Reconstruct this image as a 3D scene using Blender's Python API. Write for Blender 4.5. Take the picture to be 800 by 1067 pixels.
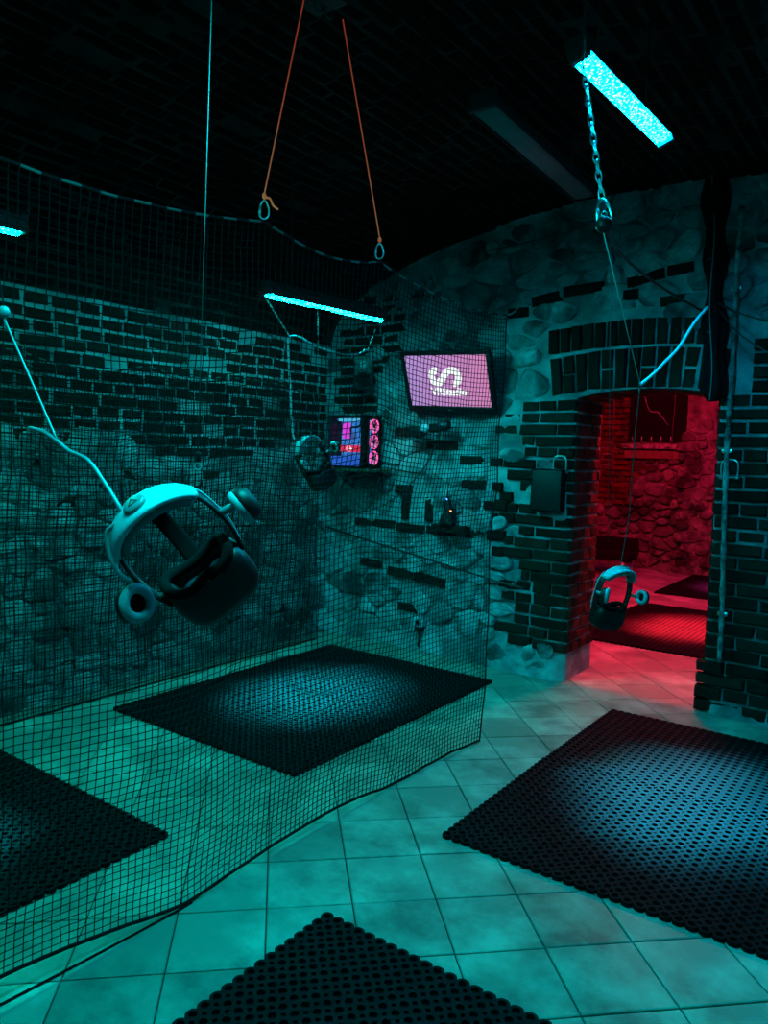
import bpy, bmesh, math, random
from mathutils import Vector, Matrix, noise

random.seed(7)
for o in list(bpy.data.objects):
    bpy.data.objects.remove(o)
SC = bpy.context.scene
COL = SC.collection

# ------------------------------------------------------------------ camera
# room frame: +y runs along the left wall towards the doorway wall, +x along the doorway wall, metres
FPX, CH = 787.16, 1.5884
FW = Vector((-0.58881, 0.80451, -0.07789)).normalized()
RT = Vector((0.80554, 0.59201, 0.02526)).normalized()
UP = RT.cross(FW).normalized()
RT = FW.cross(UP).normalized()
CAM = Vector((0, 0, CH))
cd = bpy.data.cameras.new('camera')
cam = bpy.data.objects.new('camera', cd)
COL.objects.link(cam)
cam.matrix_world = Matrix(((RT.x, UP.x, -FW.x, CAM.x), (RT.y, UP.y, -FW.y, CAM.y), (RT.z, UP.z, -FW.z, CAM.z), (0, 0, 0, 1)))
cd.sensor_fit = 'VERTICAL'
cd.sensor_height = 36.0
cd.sensor_width = 27.0
cd.lens = 36.0 * FPX / 1067.0
cd.clip_start = 0.02
cd.clip_end = 60
SC.camera = cam

# ------------------------------------------------------------------ world, exposure
w = bpy.data.worlds.new('world')
SC.world = w
w.use_nodes = True
w.node_tree.nodes['Background'].inputs[0].default_value = (0.0, 0.004, 0.006, 1)
w.node_tree.nodes['Background'].inputs[1].default_value = 0.15
vs = SC.view_settings
vs.view_transform = 'Standard'
vs.look = 'None'
vs.gamma = 1.0
vs.use_curve_mapping = False
vs.exposure = 0.0

# lamp colours and strengths (the light itself is emitted by the lamp diffusers built below)
LAMP_BLUE = (0.0, 0.51, 0.87)
LAMP_CYAN = (0.0, 0.78, 0.80)
LAMP_GREEN = (0.0, 0.86, 0.60)
LAMP_RED = (1.0, 0.014, 0.06)
LAMP_VIOLET = (0.25, 0.02, 1.0)
P_B, P_A, P_D, P_C, P_R = 430.0, 470.0, 330.0, 410.0, 1100.0


# ------------------------------------------------------------------ helpers
def ray(x, y):
    return FW + RT * ((x - 400) / FPX) - UP * ((y - 533.5) / FPX)


def onz(x, y, z=0.0):
    d = ray(x, y)
    return CAM + d * ((z - CH) / d.z)


def onx(x, y, X):
    d = ray(x, y)
    return CAM + d * (X / d.x)


def ony(x, y, Y):
    d = ray(x, y)
    return CAM + d * (Y / d.y)


def at(x, y, D):
    return CAM + ray(x, y) * D


def pix(p):
    v = Vector(p) - CAM
    d = v.dot(FW)
    if d < 0.05:
        return None
    return 400 + FPX * v.dot(RT) / d, 533.5 - FPX * v.dot(UP) / d, d


def inview(p, m=30):
    q = pix(p)
    return q is not None and -m < q[0] < 800 + m and -m < q[1] < 1067 + m


def fbm(p, f, o=3):
    return noise.fractal(Vector(p) * f, 1.0, 2.0, o)


def tag(o, label=None, cat=None, group=None, kind=None):
    if label:
        o['label'] = label
    if cat:
        o['category'] = cat
    if group:
        o['group'] = group
    if kind:
        o['kind'] = kind
    return o


def empty(name, loc=(0, 0, 0), rot=None):
    o = bpy.data.objects.new(name, None)
    o.empty_display_size = 0.05
    COL.objects.link(o)
    if rot is not None:
        o.matrix_world = Matrix.Translation(Vector(loc)) @ rot.to_4x4()
    else:
        o.location = loc
    return o


def link(name, me, parent=None):
    o = bpy.data.objects.new(name, me)
    COL.objects.link(o)
    if parent is not None:
        o.parent = parent
    return o


def mesh(name, vs_, fs, mat=None, smooth=False):
    me = bpy.data.meshes.new(name)
    me.from_pydata([tuple(v) for v in vs_], [], fs)
    if mat:
        for m_ in (mat if isinstance(mat, (list, tuple)) else [mat]):
            me.materials.append(m_)
    if smooth:
        me.polygons.foreach_set('use_smooth', [True] * len(me.polygons))
    me.update()
    return me


class MB:
    """collects shapes of one part"""

    def __init__(self):
        self.v, self.f, self.mi, self.sm = [], [], [], []

    def add(self, vs_, fs, mi=0, smooth=False):
        b = len(self.v)
        self.v += [Vector(v) for v in vs_]
        for f in fs:
            self.f.append(tuple(i + b for i in f))
            self.mi.append(mi)
            self.sm.append(smooth)
        return self

    def box(self, c, s, rot=None, bev=0.0, mi=0):
        """box with chamfered edges"""
        bm = bmesh.new()
        bmesh.ops.create_cube(bm, size=1)
        for v in bm.verts:
            v.co = Vector((v.co.x * s[0], v.co.y * s[1], v.co.z * s[2]))
        if bev > 0:
            bmesh.ops.bevel(bm, geom=list(bm.edges), offset=bev, segments=2, affect='EDGES', profile=0.6)
        M = (rot.to_3x3() if rot is not None else Matrix.Identity(3))
        bm.verts.index_update()
        self.add([M @ v.co + Vector(c) for v in bm.verts], [[v.index for v in f.verts] for f in bm.faces], mi, bev > 0)
        bm.free()
        return self

    def tube(self, pts, r, n=6, mi=0, cap=True, closed=False, flat=None):
        pts = [Vector(p) for p in pts]
        rs = r if isinstance(r, (list, tuple)) else [r] * len(pts)
        vs_, fs = [], []
        prev = None
        N = len(pts)
        for i, p in enumerate(pts):
            if closed:
                t = pts[(i + 1) % N] - pts[i - 1]
            else:
                t = pts[min(i + 1, N - 1)] - pts[max(i - 1, 0)]
            t = t.normalized() if t.length > 1e-9 else Vector((0, 0, 1))
            if prev is None:
                a = Vector((0, 0, 1)) if abs(t.z) < 0.9 else Vector((1, 0, 0))
                u = t.cross(a).normalized()
            else:
                u = (prev - t * prev.dot(t))
                u = u.normalized() if u.length > 1e-6 else t.orthogonal().normalized()
            prev = u
            b = t.cross(u)
            for k in range(n):
                a = 2 * math.pi * k / n
                vs_.append(p + (u * math.cos(a) + b * math.sin(a)) * rs[i])
        M = N if closed else N - 1
        for i in range(M):
            j = (i + 1) % N
            for k in range(n):
                k2 = (k + 1) % n
                fs.append((i * n + k, i * n + k2, j * n + k2, j * n + k))
        if cap and not closed:
            fs.append(tuple(range(n - 1, -1, -1)))
            fs.append(tuple(range((N - 1) * n, N * n)))
        return self.add(vs_, fs, mi, n > 4)

    def loft(self, rings, mi=0, caps=True, closed=False, smooth=True):
        n = len(rings[0])
        vs_ = [p for r in rings for p in r]
        fs = []
        N = len(rings)
        for i in range(N if closed else N - 1):
            j = (i + 1) % N
            for k in range(n):
                k2 = (k + 1) % n
                fs.append((i * n + k, i * n + k2, j * n + k2, j * n + k))
        if caps and not closed:
            fs.append(tuple(range(n - 1, -1, -1)))
            fs.append(tuple(range((N - 1) * n, N * n)))
        return self.add(vs_, fs, mi, smooth)

    def disc_lathe(self, c, axis, prof, n=20, mi=0, close=True):
        """prof: list of (radius, height along axis)"""
        ax = Vector(axis).normalized()
        u = ax.orthogonal().normalized()
        b = ax.cross(u)
        c = Vector(c)
        rings = []
        for r, h in prof:
            rings.append([c + ax * h + (u * math.cos(2 * math.pi * k / n) + b * math.sin(2 * math.pi * k / n)) * r for k in range(n)])
        return self.loft(rings, mi, caps=close)

    def torus(self, c, axis, R, r, n=18, m=8, mi=0, sx=1.0, udir=None):
        ax = Vector(axis).normalized()
        u = Vector(udir).normalized() if udir is not None else ax.orthogonal().normalized()
        b = ax.cross(u)
        pts = [Vector(c) + u * math.cos(2 * math.pi * k / n) * R * sx + b * math.sin(2 * math.pi * k / n) * R for k in range(n)]
        return self.tube(pts, r, m, mi, closed=True)

    def build(self, name, mat, parent=None):
        me = mesh(name, self.v, self.f, mat)
        me.polygons.foreach_set('material_index', self.mi)
        me.polygons.foreach_set('use_smooth', self.sm)
        me.validate()
        bm = bmesh.new()
        bm.from_mesh(me)
        bmesh.ops.recalc_face_normals(bm, faces=bm.faces)
        bm.to_mesh(me)
        bm.free()
        me.update()
        return link(name, me, parent)


def curve(pts, n=8):
    """Catmull-Rom through the points"""
    P = [Vector(p) for p in pts]
    P = [P[0] * 2 - P[1]] + P + [P[-1] * 2 - P[-2]]
    out = []
    for i in range(1, len(P) - 2):
        a, b, c, d = P[i - 1], P[i], P[i + 1], P[i + 2]
        for k in range(n):
            t = k / n
            out.append(0.5 * ((2 * b) + (c - a) * t + (2 * a - 5 * b + 4 * c - d) * t * t + (3 * b - a - 3 * c + d) * t ** 3))
    out.append(P[-2])
    return out


def sag(a, b, s, n=14):
    a, b = Vector(a), Vector(b)
    return [a.lerp(b, k / n) - Vector((0, 0, s * 4 * (k / n) * (1 - k / n))) for k in range(n + 1)]


# ------------------------------------------------------------------ materials
def mat(name, col, rough=0.7, metal=0.0, spec=0.5, emit=None, es=0.0):
    m = bpy.data.materials.new(name)
    m.use_nodes = True
    b = m.node_tree.nodes['Principled BSDF']
    b.inputs['Base Color'].default_value = (*col, 1)
    b.inputs['Roughness'].default_value = rough
    b.inputs['Metallic'].default_value = metal
    b.inputs['Specular IOR Level'].default_value = spec
    if emit:
        b.inputs['Emission Color'].default_value = (*emit, 1)
        b.inputs['Emission Strength'].default_value = es
    return m


def texmat(name, c1, c2, scale=6.0, rough=0.85, bump=0.4, bscale=40.0, vary=0.0, spec=0.4, dist=0.02, detail=6.0, c3=None, c3scale=1.3, rr=None):
    """noise-mixed colour, noise relief, optional per-object variation and a second blotch colour"""
    m = mat(name, c1, rough, spec=spec)
    nt = m.node_tree
    N, L = nt.nodes, nt.links
    b = N['Principled BSDF']
    tc = N.new('ShaderNodeTexCoord')
    geo = N.new('ShaderNodeNewGeometry')
    n1 = N.new('ShaderNodeTexNoise')
    n1.inputs['Scale'].default_value = scale
    n1.inputs['Detail'].default_value = detail
    n1.inputs['Roughness'].default_value = 0.65
    L.new(geo.outputs['Position'], n1.inputs['Vector'])
    ramp = N.new('ShaderNodeValToRGB')
    ramp.color_ramp.elements[0].position = 0.35
    ramp.color_ramp.elements[1].position = 0.66
    ramp.color_ramp.elements[0].color = (*c1, 1)
    ramp.color_ramp.elements[1].color = (*c2, 1)
    L.new(n1.outputs['Fac'], ramp.inputs['Fac'])
    out = ramp.outputs['Color']
    if c3:
        n3 = N.new('ShaderNodeTexNoise')
        n3.inputs['Scale'].default_value = c3scale
        n3.inputs['Detail'].default_value = 5
        L.new(geo.outputs['Position'], n3.inputs['Vector'])
        r3 = N.new('ShaderNodeValToRGB')
        r3.color_ramp.elements[0].position = 0.5
        r3.color_ramp.elements[1].position = 0.62
        L.new(n3.outputs['Fac'], r3.inputs['Fac'])
        mx = N.new('ShaderNodeMixRGB')
        L.new(r3.outputs['Color'], mx.inputs['Fac'])
        L.new(out, mx.inputs['Color1'])
        mx.inputs['Color2'].default_value = (*c3, 1)
        out = mx.outputs['Color']
    if vary:
        oi = N.new('ShaderNodeObjectInfo')
        mr = N.new('ShaderNodeMapRange')
        mr.inputs['To Min'].default_value = 1 - vary
        mr.inputs['To Max'].default_value = 1 + vary
        L.new(oi.outputs['Random'], mr.inputs['Value'])
        hv = N.new('ShaderNodeHueSaturation')
        L.new(mr.outputs['Result'], hv.inputs['Value'])
        L.new(out, hv.inputs['Color'])
        out = hv.outputs['Color']
    L.new(out, b.inputs['Base Color'])
    n2 = N.new('ShaderNodeTexNoise')
    n2.inputs['Scale'].default_value = bscale
    n2.inputs['Detail'].default_value = 8
    n2.inputs['Roughness'].default_value = 0.7
    L.new(geo.outputs['Position'], n2.inputs['Vector'])
    bp = N.new('ShaderNodeBump')
    bp.inputs['Strength'].default_value = bump
    bp.inputs['Distance'].default_value = dist
    L.new(n2.outputs['Fac'], bp.inputs['Height'])
    L.new(bp.outputs['Normal'], b.inputs['Normal'])
    if rr:
        mr2 = N.new('ShaderNodeMapRange')
        mr2.inputs['To Min'].default_value = rr[0]
        mr2.inputs['To Max'].default_value = rr[1]
        L.new(n1.outputs['Fac'], mr2.inputs['Value'])
        L.new(mr2.outputs['Result'], b.inputs['Roughness'])
    return m


def emitmat(name, col, strength):
    m = bpy.data.materials.new(name)
    m.use_nodes = True
    nt = m.node_tree
    nt.nodes.clear()
    o = nt.nodes.new('ShaderNodeOutputMaterial')
    e = nt.nodes.new('ShaderNodeEmission')
    e.inputs[0].default_value = (*col, 1)
    e.inputs[1].default_value = strength
    nt.links.new(e.outputs[0], o.inputs[0])
    return m


M = {}
M['mortar'] = texmat('lime_mortar', (0.17, 0.19, 0.21), (0.40, 0.43, 0.46), 5, 0.95, 0.9, 26, spec=0.12, c3=(0.10, 0.108, 0.115), c3scale=1.6, dist=0.03)
M['brick'] = texmat('dark_red_brick', (0.035, 0.007, 0.005), (0.075, 0.013, 0.009), 9, 0.9, 0.55, 60, vary=0.45, spec=0.12)
M['stone'] = texmat('rubble_stone', (0.15, 0.165, 0.18), (0.40, 0.43, 0.46), 7, 0.92, 1.0, 22, vary=0.4, spec=0.12, c3=(0.07, 0.076, 0.082), c3scale=3.0, dist=0.04)
M['tile'] = texmat('stoneware_tile', (0.10, 0.098, 0.085), (0.31, 0.295, 0.25), 4.0, 0.42, 0.2, 14, vary=0.2, spec=0.3, c3=(0.17, 0.165, 0.14), c3scale=2.2, dist=0.006, rr=(0.32, 0.6))
M['vaultmortar'] = texmat('shaded_vault_mortar', (0.006, 0.006, 0.0065), (0.032, 0.033, 0.035), 5, 0.95, 0.6, 30, spec=0.1)  # darkened copy of the mortar; the vault's shade is in its colour
M['shadebrick'] = texmat('shaded_vault_brick', (0.005, 0.0025, 0.002), (0.012, 0.005, 0.004), 9, 0.95, 0.5, 60, vary=0.5, spec=0.08)  # brick tone lowered to paint in the shade overhead
M['redstone'] = texmat('dim_rubble', (0.06, 0.055, 0.055), (0.17, 0.155, 0.155), 7, 0.92, 1.0, 22, vary=0.4, spec=0.1, c3=(0.03, 0.028, 0.028), c3scale=3.0, dist=0.04)  # stone darkened so the far wall's dimness sits in the colour
M['redmortar'] = texmat('dim_mortar', (0.07, 0.065, 0.065), (0.17, 0.16, 0.16), 5, 0.95, 0.9, 26, spec=0.1, c3=(0.04, 0.038, 0.038), c3scale=1.6, dist=0.03)  # mortar tone lowered likewise to dim the red room's wall
M['grout'] = mat('tile_grout', (0.025, 0.025, 0.022), 0.95)
M['rubber'] = texmat('black_rubber', (0.0025, 0.0028, 0.0035), (0.005, 0.0055, 0.0065), 12, 0.62, 0.15, 120, spec=0.06, dist=0.004)
M['wiredark'] = mat('dark_steel_wire', (0.035, 0.04, 0.045), 0.6)
M['net'] = mat('black_netting', (0.004, 0.004, 0.005), 0.9, spec=0.1)
M['black'] = mat('black_plastic', (0.0035, 0.0035, 0.004), 0.48, spec=0.3)
M['blackmatte'] = mat('black_foam', (0.004, 0.004, 0.0045), 0.95, spec=0.08)
M['cable'] = mat('black_cable', (0.008, 0.008, 0.009), 0.55)
M['paleplastic'] = mat('pale_plastic', (0.36, 0.39, 0.44), 0.35)
M['greyplastic'] = mat('grey_plastic', (0.14, 0.155, 0.17), 0.4)
M['greyfoam'] = mat('grey_padding', (0.14, 0.15, 0.155), 0.9, spec=0.1)
M['white'] = mat('white_cord', (0.5, 0.5, 0.48), 0.7)
M['orange'] = mat('fluorescent_orange_cord', (0.85, 0.20, 0.07), 0.7, emit=(1.0, .14, .06), es=.16)  # faint emission added to give the cord its fluorescent glow
M['steel'] = mat('zinc_steel', (0.62, 0.64, 0.66), 0.28, metal=1.0)
M['housing'] = mat('grey_lamp_housing', (0.035, 0.038, 0.042), 0.6, spec=.25)
M['lens'] = mat('lens_glass', (0.02, 0.03, 0.04), 0.08, spec=0.9)
M['wood'] = texmat('dark_timber', (0.06, 0.035, 0.02), (0.12, 0.07, 0.04), 8, 0.7, 0.3, 30)
M['pipe'] = texmat('flaking_conduit', (0.015, 0.015, 0.015), (0.27, 0.28, 0.29), 16, 0.85, 0.5, 50, spec=.2)

# glass: clear pane with a light reflection
g = bpy.data.materials.new('clear_glass')
g.use_nodes = True
nt = g.node_tree
nt.nodes.clear()
o_ = nt.nodes.new('ShaderNodeOutputMaterial')
mixn = nt.nodes.new('ShaderNodeMixShader')
tr = nt.nodes.new('ShaderNodeBsdfTransparent')
gl = nt.nodes.new('ShaderNodeBsdfGlossy')
gl.inputs['Roughness'].default_value = 0.05
mixn.inputs[0].default_value = 0.08
nt.links.new(tr.outputs[0], mixn.inputs[1])
nt.links.new(gl.outputs[0], mixn.inputs[2])
nt.links.new(mixn.outputs[0], o_.inputs[0])
M['glass'] = g

# ------------------------------------------------------------------ room dimensions
XL, XR = -4.33, 0.95           # side walls
YF, YB = -0.95, 5.03           # camera-side wall, doorway wall (front face of the masonry)
YI = 5.50                      # inner face of the doorway wall
SPR, APX = 2.50, 0.83          # vault springing height and rise
VC, VW = (XL + XR) / 2, (XR - XL) / 2
DX0, DX1 = -2.05, -1.12        # doorway
YR = 11.12                     # far wall of the red room
RX0, RX1 = -5.2, 1.2


def vault_z(x):
    t = max(-1, min(1, (x - VC) / VW))
    return SPR + APX * math.sqrt(max(0, 1 - t * t))


def soffit(x):
    t = (x - (DX0 + DX1) / 2) / ((DX1 - DX0) / 2)
    return 2.0 + 0.055 * (1 - min(1, t * t))


# ------------------------------------------------------------------ shared brick meshes (unit size, long side x, face towards -y, origin at face centre back)
def brick_mesh(i, m):
    rnd = random.Random(100 + i)
    j = lambda a: rnd.uniform(-a, a)
    c = 0.10
    vs_ = []
    for (y, sx, sz) in ((0.5, 1, 1), (-0.32, 1, 1), (-0.5, 0.93, 0.80)):
        for (x, z) in ((-1, -1), (1, -1), (1, 1), (-1, 1)):
            vs_.append((0.5 * x * sx + j(0.02), y + j(0.04), 0.5 * z * sz + j(0.06)))
    fs = [(4, 5, 9, 8), (5, 6, 10, 9), (6, 7, 11, 10), (7, 4, 8, 11), (0, 1, 5, 4), (1, 2, 6, 5), (2, 3, 7, 6), (3, 0, 4, 7), (8, 9, 10, 11)]
    me = mesh('brick', vs_, fs, m)
    return me


BRICKS = [brick_mesh(i, M['brick']) for i in range(8)]
SHADED_BRICKS = [brick_mesh(i, M['shadebrick']) for i in range(8)]


def put_brick(parent, c, size, ax='y', tilt=0.0, sk=None):
    """one brick; c = centre of its front face; ax: 'y' faces -y, 'x' faces +x"""
    o = link('brick', random.choice(BRICKS), parent)
    rz = 0 if ax == 'y' else math.pi / 2
    d = size[1]
    n = Vector((0, 1, 0)) if ax == 'y' else Vector((-1, 0, 0))
    o.location = Vector(c) + n * d / 2
    o.rotation_euler = (0, tilt, rz)
    o.scale = size
    return o


def stone_mesh(i, m):
    """an irregular rounded rubble stone, unit radius in x and z, domed towards -y"""
    rnd = random.Random(500 + i)
    n = 11
    rad = [rnd.uniform(0.78, 1.06) for _ in range(n)]
    ang = [2 * math.pi * (k + rnd.uniform(-0.3, 0.3)) / n for k in range(n)]
    vs_, fs = [], []
    for (s, y) in ((1.0, 0.6), (1.0, -0.25), (0.82, -0.75), (0.45, -0.95)):
        for k in range(n):
            q = s * (1 + (rnd.uniform(-0.06, 0.06) if s < 1 else 0))
            # squarish outline
            ca, sa = math.cos(ang[k]), math.sin(ang[k])
            e = 1.0 / max(abs(ca), abs(sa)) ** 0.5
            vs_.append((ca * rad[k] * q * e, y + rnd.uniform(-0.12, 0.12) * (1 if s < 1 else 0.3), sa * rad[k] * q * e))
    for i_ in range(3):
        for k in range(n):
            k2 = (k + 1) % n
            fs.append((i_ * n + k, i_ * n + k2, (i_ + 1) * n + k2, (i_ + 1) * n + k))
    fs.append(tuple(range(3 * n, 4 * n)))
    return mesh('stone', vs_, fs, m, True)


STONES = [stone_mesh(i, M['stone']) for i in range(12)]


def put_stone(parent, c, rx, rz, depth, ax='y', rot=0.0):
    o = link('stone', random.choice(STONES), parent)
    o.location = c
    o.rotation_euler = (0, rot, 0 if ax == 'y' else math.pi / 2)
    o.scale = (rx, depth, rz)
    return o


def grid_panel(mb, u0, u1, v0, v1, fn, step=0.045):
    nu = max(1, int(round((u1 - u0) / step)))
    nv = max(1, int(round((v1 - v0) / step)))
    vs_ = [fn(u0 + (u1 - u0) * i / nu, v0 + (v1 - v0) * j / nv) for j in range(nv + 1) for i in range(nu + 1)]
    W = nu + 1
    fs = [(j * W + i, j * W + i + 1, (j + 1) * W + i + 1, (j + 1) * W + i) for j in range(nv) for i in range(nu)]
    mb.add(vs_, fs, 0, True)


# ------------------------------------------------------------------ floor
fl = MB()
fl.add([(RX0 - .3, YF - .3, -0.006), (RX1 + .3, YF - .3, -0.006), (RX1 + .3, YR + .3, -0.006), (RX0 - .3, YR + .3, -0.006)], [(0, 1, 2, 3)])
fl.add([(RX0 - .3, YF - .3, -0.12), (RX1 + .3, YF - .3, -0.12), (RX1 + .3, YR + .3, -0.12), (RX0 - .3, YR + .3, -0.12)], [(3, 2, 1, 0)])
floor = fl.build('floor', M['grout'])
tag(floor, 'diagonal square stoneware tiles with dark joints across the cellar floor', 'floor', kind='structure')
TS, TA = 0.300, math.radians(44.10)
T0 = Vector((-1.98, 2.87, 0))
te1 = Vector((math.cos(TA), math.sin(TA), 0)) * TS
te2 = Vector((-math.sin(TA), math.cos(TA), 0)) * TS


def tile_mesh(sz):
    h, c = sz / 2, 0.004
    vs_ = [(x * h, y * h, -0.012) for x, y in ((-1, -1), (1, -1), (1, 1), (-1, 1))]
    vs_ += [(x * h, y * h, -c * 0.6) for x, y in ((-1, -1), (1, -1), (1, 1), (-1, 1))]
    vs_ += [(x * (h - c), y * (h - c), 0) for x, y in ((-1, -1), (1, -1), (1, 1), (-1, 1))]
    fs = [(i, (i + 1) % 4, 4 + (i + 1) % 4, 4 + i) for i in range(4)] + [(4 + i, 4 + (i + 1) % 4, 8 + (i + 1) % 4, 8 + i) for i in range(4)] + [(8, 9, 10, 11)]
    return vs_, fs


tv, tf = tile_mesh(TS - 0.0055)
TILE = mesh('tile', tv, tf, M['tile'])
spots = []
for i in range(-40, 41):
    for j in range(-40, 41):
        c = T0 + te1 * (i + .5) + te2 * (j + .5)
        hidden = c.y < 5.0 and (c.x < XL - .1)
        if not (RX0 < c.x < RX1 and YF < c.y < YR) or hidden:
            continue
        if c.y < 5.2 and c.x > XR + .1:
            continue
        q = pix(c)
        big = 0
        if q and -40 < q[0] < 840 and -40 < q[1] < 1110:
            big = (1 / q[2]) ** 2 * abs((c - CAM).normalized().z)
            if c.y > 5.0 and not (605 < q[0] < 745):
                big = 0
        spots.append((big, c))
spots.sort(key=lambda s: -s[0])
RZ = Matrix.Rotation(TA, 3, 'Z')
rest = MB()
for k, (b_, c) in enumerate(spots):
    lift = random.uniform(-0.0012, 0.0012)
    if k < 300 and b_ > 0:
        o = link('tile', TILE, floor)
        o.location = (c.x, c.y, lift)
        o.rotation_euler = (random.uniform(-.003, .003), random.uniform(-.003, .003), TA)
    else:
        rest.add([RZ @ Vector(v) + Vector((c.x, c.y, lift)) for v in tv], tf)
r_ = rest.build('tile_remainder', M['tile'], floor)
r_['kind'] = 'stuff'

# ------------------------------------------------------------------ left wall and vault
wl = MB()


def wl_fn(y, z):
    d = 0.007 * fbm((0, y, z), 2.1) + 0.005 * fbm((5, y, z), 9)
    return (XL + d - 0.014, y, z)


grid_panel(wl, YF, YB + .12, 0, SPR + .02, wl_fn, 0.05)
wall_left = wl.build('wall_left', M['mortar'])
tag(wall_left, 'old brick wall with pale mortar joints beside the left mats', 'wall', kind='structure')
CO, BL, BH = 0.0800, 0.285, 0.063
stuffL = MB()
lb = []
for r in range(int(SPR / CO)):
    z = 0.04 + r * CO
    y = YF + random.uniform(0, .14)
    while y < YB - 0.02:
        L_ = 0.145 if (r % 4 != 3 or random.random() < .4) else 0.275
        ll = min(L_ * random.uniform(0.86, 1.12), YB - y)
        if (z > 1.58 + .1 * math.sin(y * 3) or random.random() < .045) and random.random() > 0.05 and ll > .05:
            c = Vector((XL + random.uniform(-0.008, 0.012), y + ll / 2, z + random.uniform(-.005, .005)))
            q = pix(c)
            big = 1 / q[2] if (q and -15 < q[0] < 345 and q[1] < 760) else 0
            lb.append((big, c, ll))
        y += ll + random.uniform(0.018, 0.030)
lb.sort(key=lambda t: -t[0])
for k, (big, c, ll) in enumerate(lb):
    if k < 300 and big > 0:
        put_brick(wall_left, c, (ll, 0.05, BH * random.uniform(.88, 1.06)), 'x', random.uniform(-.025, .025))
    else:
        stuffL.box((c.x - .02, c.y, c.z), (0.04, ll, BH * random.uniform(.88, 1.06)), Matrix.Rotation(random.uniform(-.025, .025), 3, 'X'))
o = stuffL.build('brick_remainder', M['brick'], wall_left)
o['kind'] = 'stuff'

cl = MB()
NA = 64


def arc(a):
    return Vector((VC - VW * math.cos(a), 0, SPR + APX * math.sin(a)))


def cl_fn(a, y):
    p = arc(a)
    d = 0.012 * fbm((a * 2.5, y, 3), 2.5) + .006 * fbm((a * 2.5, y, 9), 8)
    n = Vector((math.cos(a) / VW, 0, -math.sin(a) / APX)).normalized()
    p = p + n * (d * .5 - 0.001)
    return (p.x, y, p.z)


nu, nv = NA, 100
vs_ = [cl_fn(math.pi * i / nu, YF + (YB + .15 - YF) * j / nv) for j in range(nv + 1) for i in range(nu + 1)]
cl.add(vs_, [(j * (nu + 1) + i, (j + 1) * (nu + 1) + i, (j + 1) * (nu + 1) + i + 1, j * (nu + 1) + i + 1) for j in range(nv) for i in range(nu)], 0, True)
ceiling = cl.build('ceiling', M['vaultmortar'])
tag(ceiling, 'dark brick barrel vault over the play room', 'ceiling', kind='structure')
# courses along the vault
lens_, al = [0.0], [0.0]
pp = arc(0)
for i in range(1, 2001):
    a = math.pi * i / 2000
    p = arc(a)
    lens_.append(lens_[-1] + (p - pp).length)
    al.append(a)
    pp = p


def arc_at(s):
    lo = min(range(0, len(lens_), 20), key=lambda i: abs(lens_[i] - s))
    i = lo
    while i < len(lens_) - 1 and lens_[i] < s:
        i += 1
    while i > 0 and lens_[i] > s:
        i -= 1
    return al[i]


cands = []
s = 0.04
r = 0
while s < lens_[-1]:
    a = arc_at(s)
    p = arc(a)
    n = Vector((math.cos(a) / VW, 0, -math.sin(a) / APX)).normalized()
    y = YF + random.uniform(0, .28)
    while y < YB:
        ll = min(BL * random.uniform(.85, 1.08), YB - y)
        if ll > .05 and random.random() > .012:
            c = Vector((p.x, y + ll / 2, p.z)) + n * random.uniform(-.004, .004)
            q = pix(c)
            big = 0
            if q and 0 < q[0] < 800 and 0 < q[1] < 400:
                big = 1 / q[2]
            cands.append((big, c, n.copy(), ll))
        y += ll + .016
    s += 0.083
    r += 1
cands.sort(key=lambda t: -t[0])
cst = MB()
for k, (big, c, n, ll) in enumerate(cands):
    # brick axes: long side y, front face normal n
    X = Vector((0, 1, 0))
    Yb = -n
    Zb = X.cross(Yb)
    R3 = Matrix((X, Yb, Zb)).transposed()
    if k < 300 and big > 0:
        o = link('brick', random.choice(SHADED_BRICKS), ceiling)
        o.matrix_local = Matrix.Translation(c - n * .02) @ R3.to_4x4() @ Matrix.Diagonal((ll, .05, BH, 1))
    else:
        hs = [(x * ll / 2, y * .02, z * BH / 2) for y in (1, -1) for x, z in ((-1, -1), (1, -1), (1, 1), (-1, 1))]
        cst.add([R3 @ Vector(h) + c - n * .015 for h in hs], [(4, 5, 6, 7), (0, 1, 5, 4), (1, 2, 6, 5), (2, 3, 7, 6), (3, 0, 4, 7)])
o = cst.build('brick_remainder', M['shadebrick'], ceiling)
o['kind'] = 'stuff'

# right wall and camera-side wall (behind the photographer)
wr = MB()
grid_panel(wr, YF, YB, 0, SPR + .02, lambda y, z: (XR + .012 * fbm((9, y, z), 3), y, z), 0.15)
wall_right = wr.build('wall_right', M['mortar'])
tag(wall_right, 'plastered cellar wall on the photographer side', 'wall', kind='structure')
wf = MB()
grid_panel(wf, XL, XR, 0, 1, lambda x, t: (x, YF + .012 * fbm((x, 4, t * 3), 3), t * (vault_z(x) + .02)), 0.15)
wall_front = wf.build('wall_front', M['mortar'])
tag(wall_front, 'plastered cellar end wall opposite the doorway', 'wall', kind='structure')

# ------------------------------------------------------------------ doorway wall
STEP = -2.76      # left of this the masonry is set back


def base_y(x, z):
    t = max(0, min(1, (x + 0.02 * math.sin(z * 7) - (STEP - .03)) / 0.06))
    t = t * t * (3 - 2 * t)
    return YB + 0.06 * (1 - t)


def wb_fn(x, z):
    edge = min(1, max(0, min(abs(x - DX0), abs(x - DX1)) / 0.06)) if z < 2.1 else 1
    d = 0.020 * fbm((x, 1, z), 2.6) + 0.012 * fbm((x, 7, z), 9)
    foot = 0.05 * max(0, 1 - z / 0.22) * edge
    return (x, base_y(x, z) + (d * edge) - foot, z)


wb = MB()
grid_panel(wb, XL - .02, DX0, 0, 1, lambda x, t: wb_fn(x, t * vault_z(max(x, XL + .02)) + t * .03), 0.045 if False else 0.04)
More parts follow.
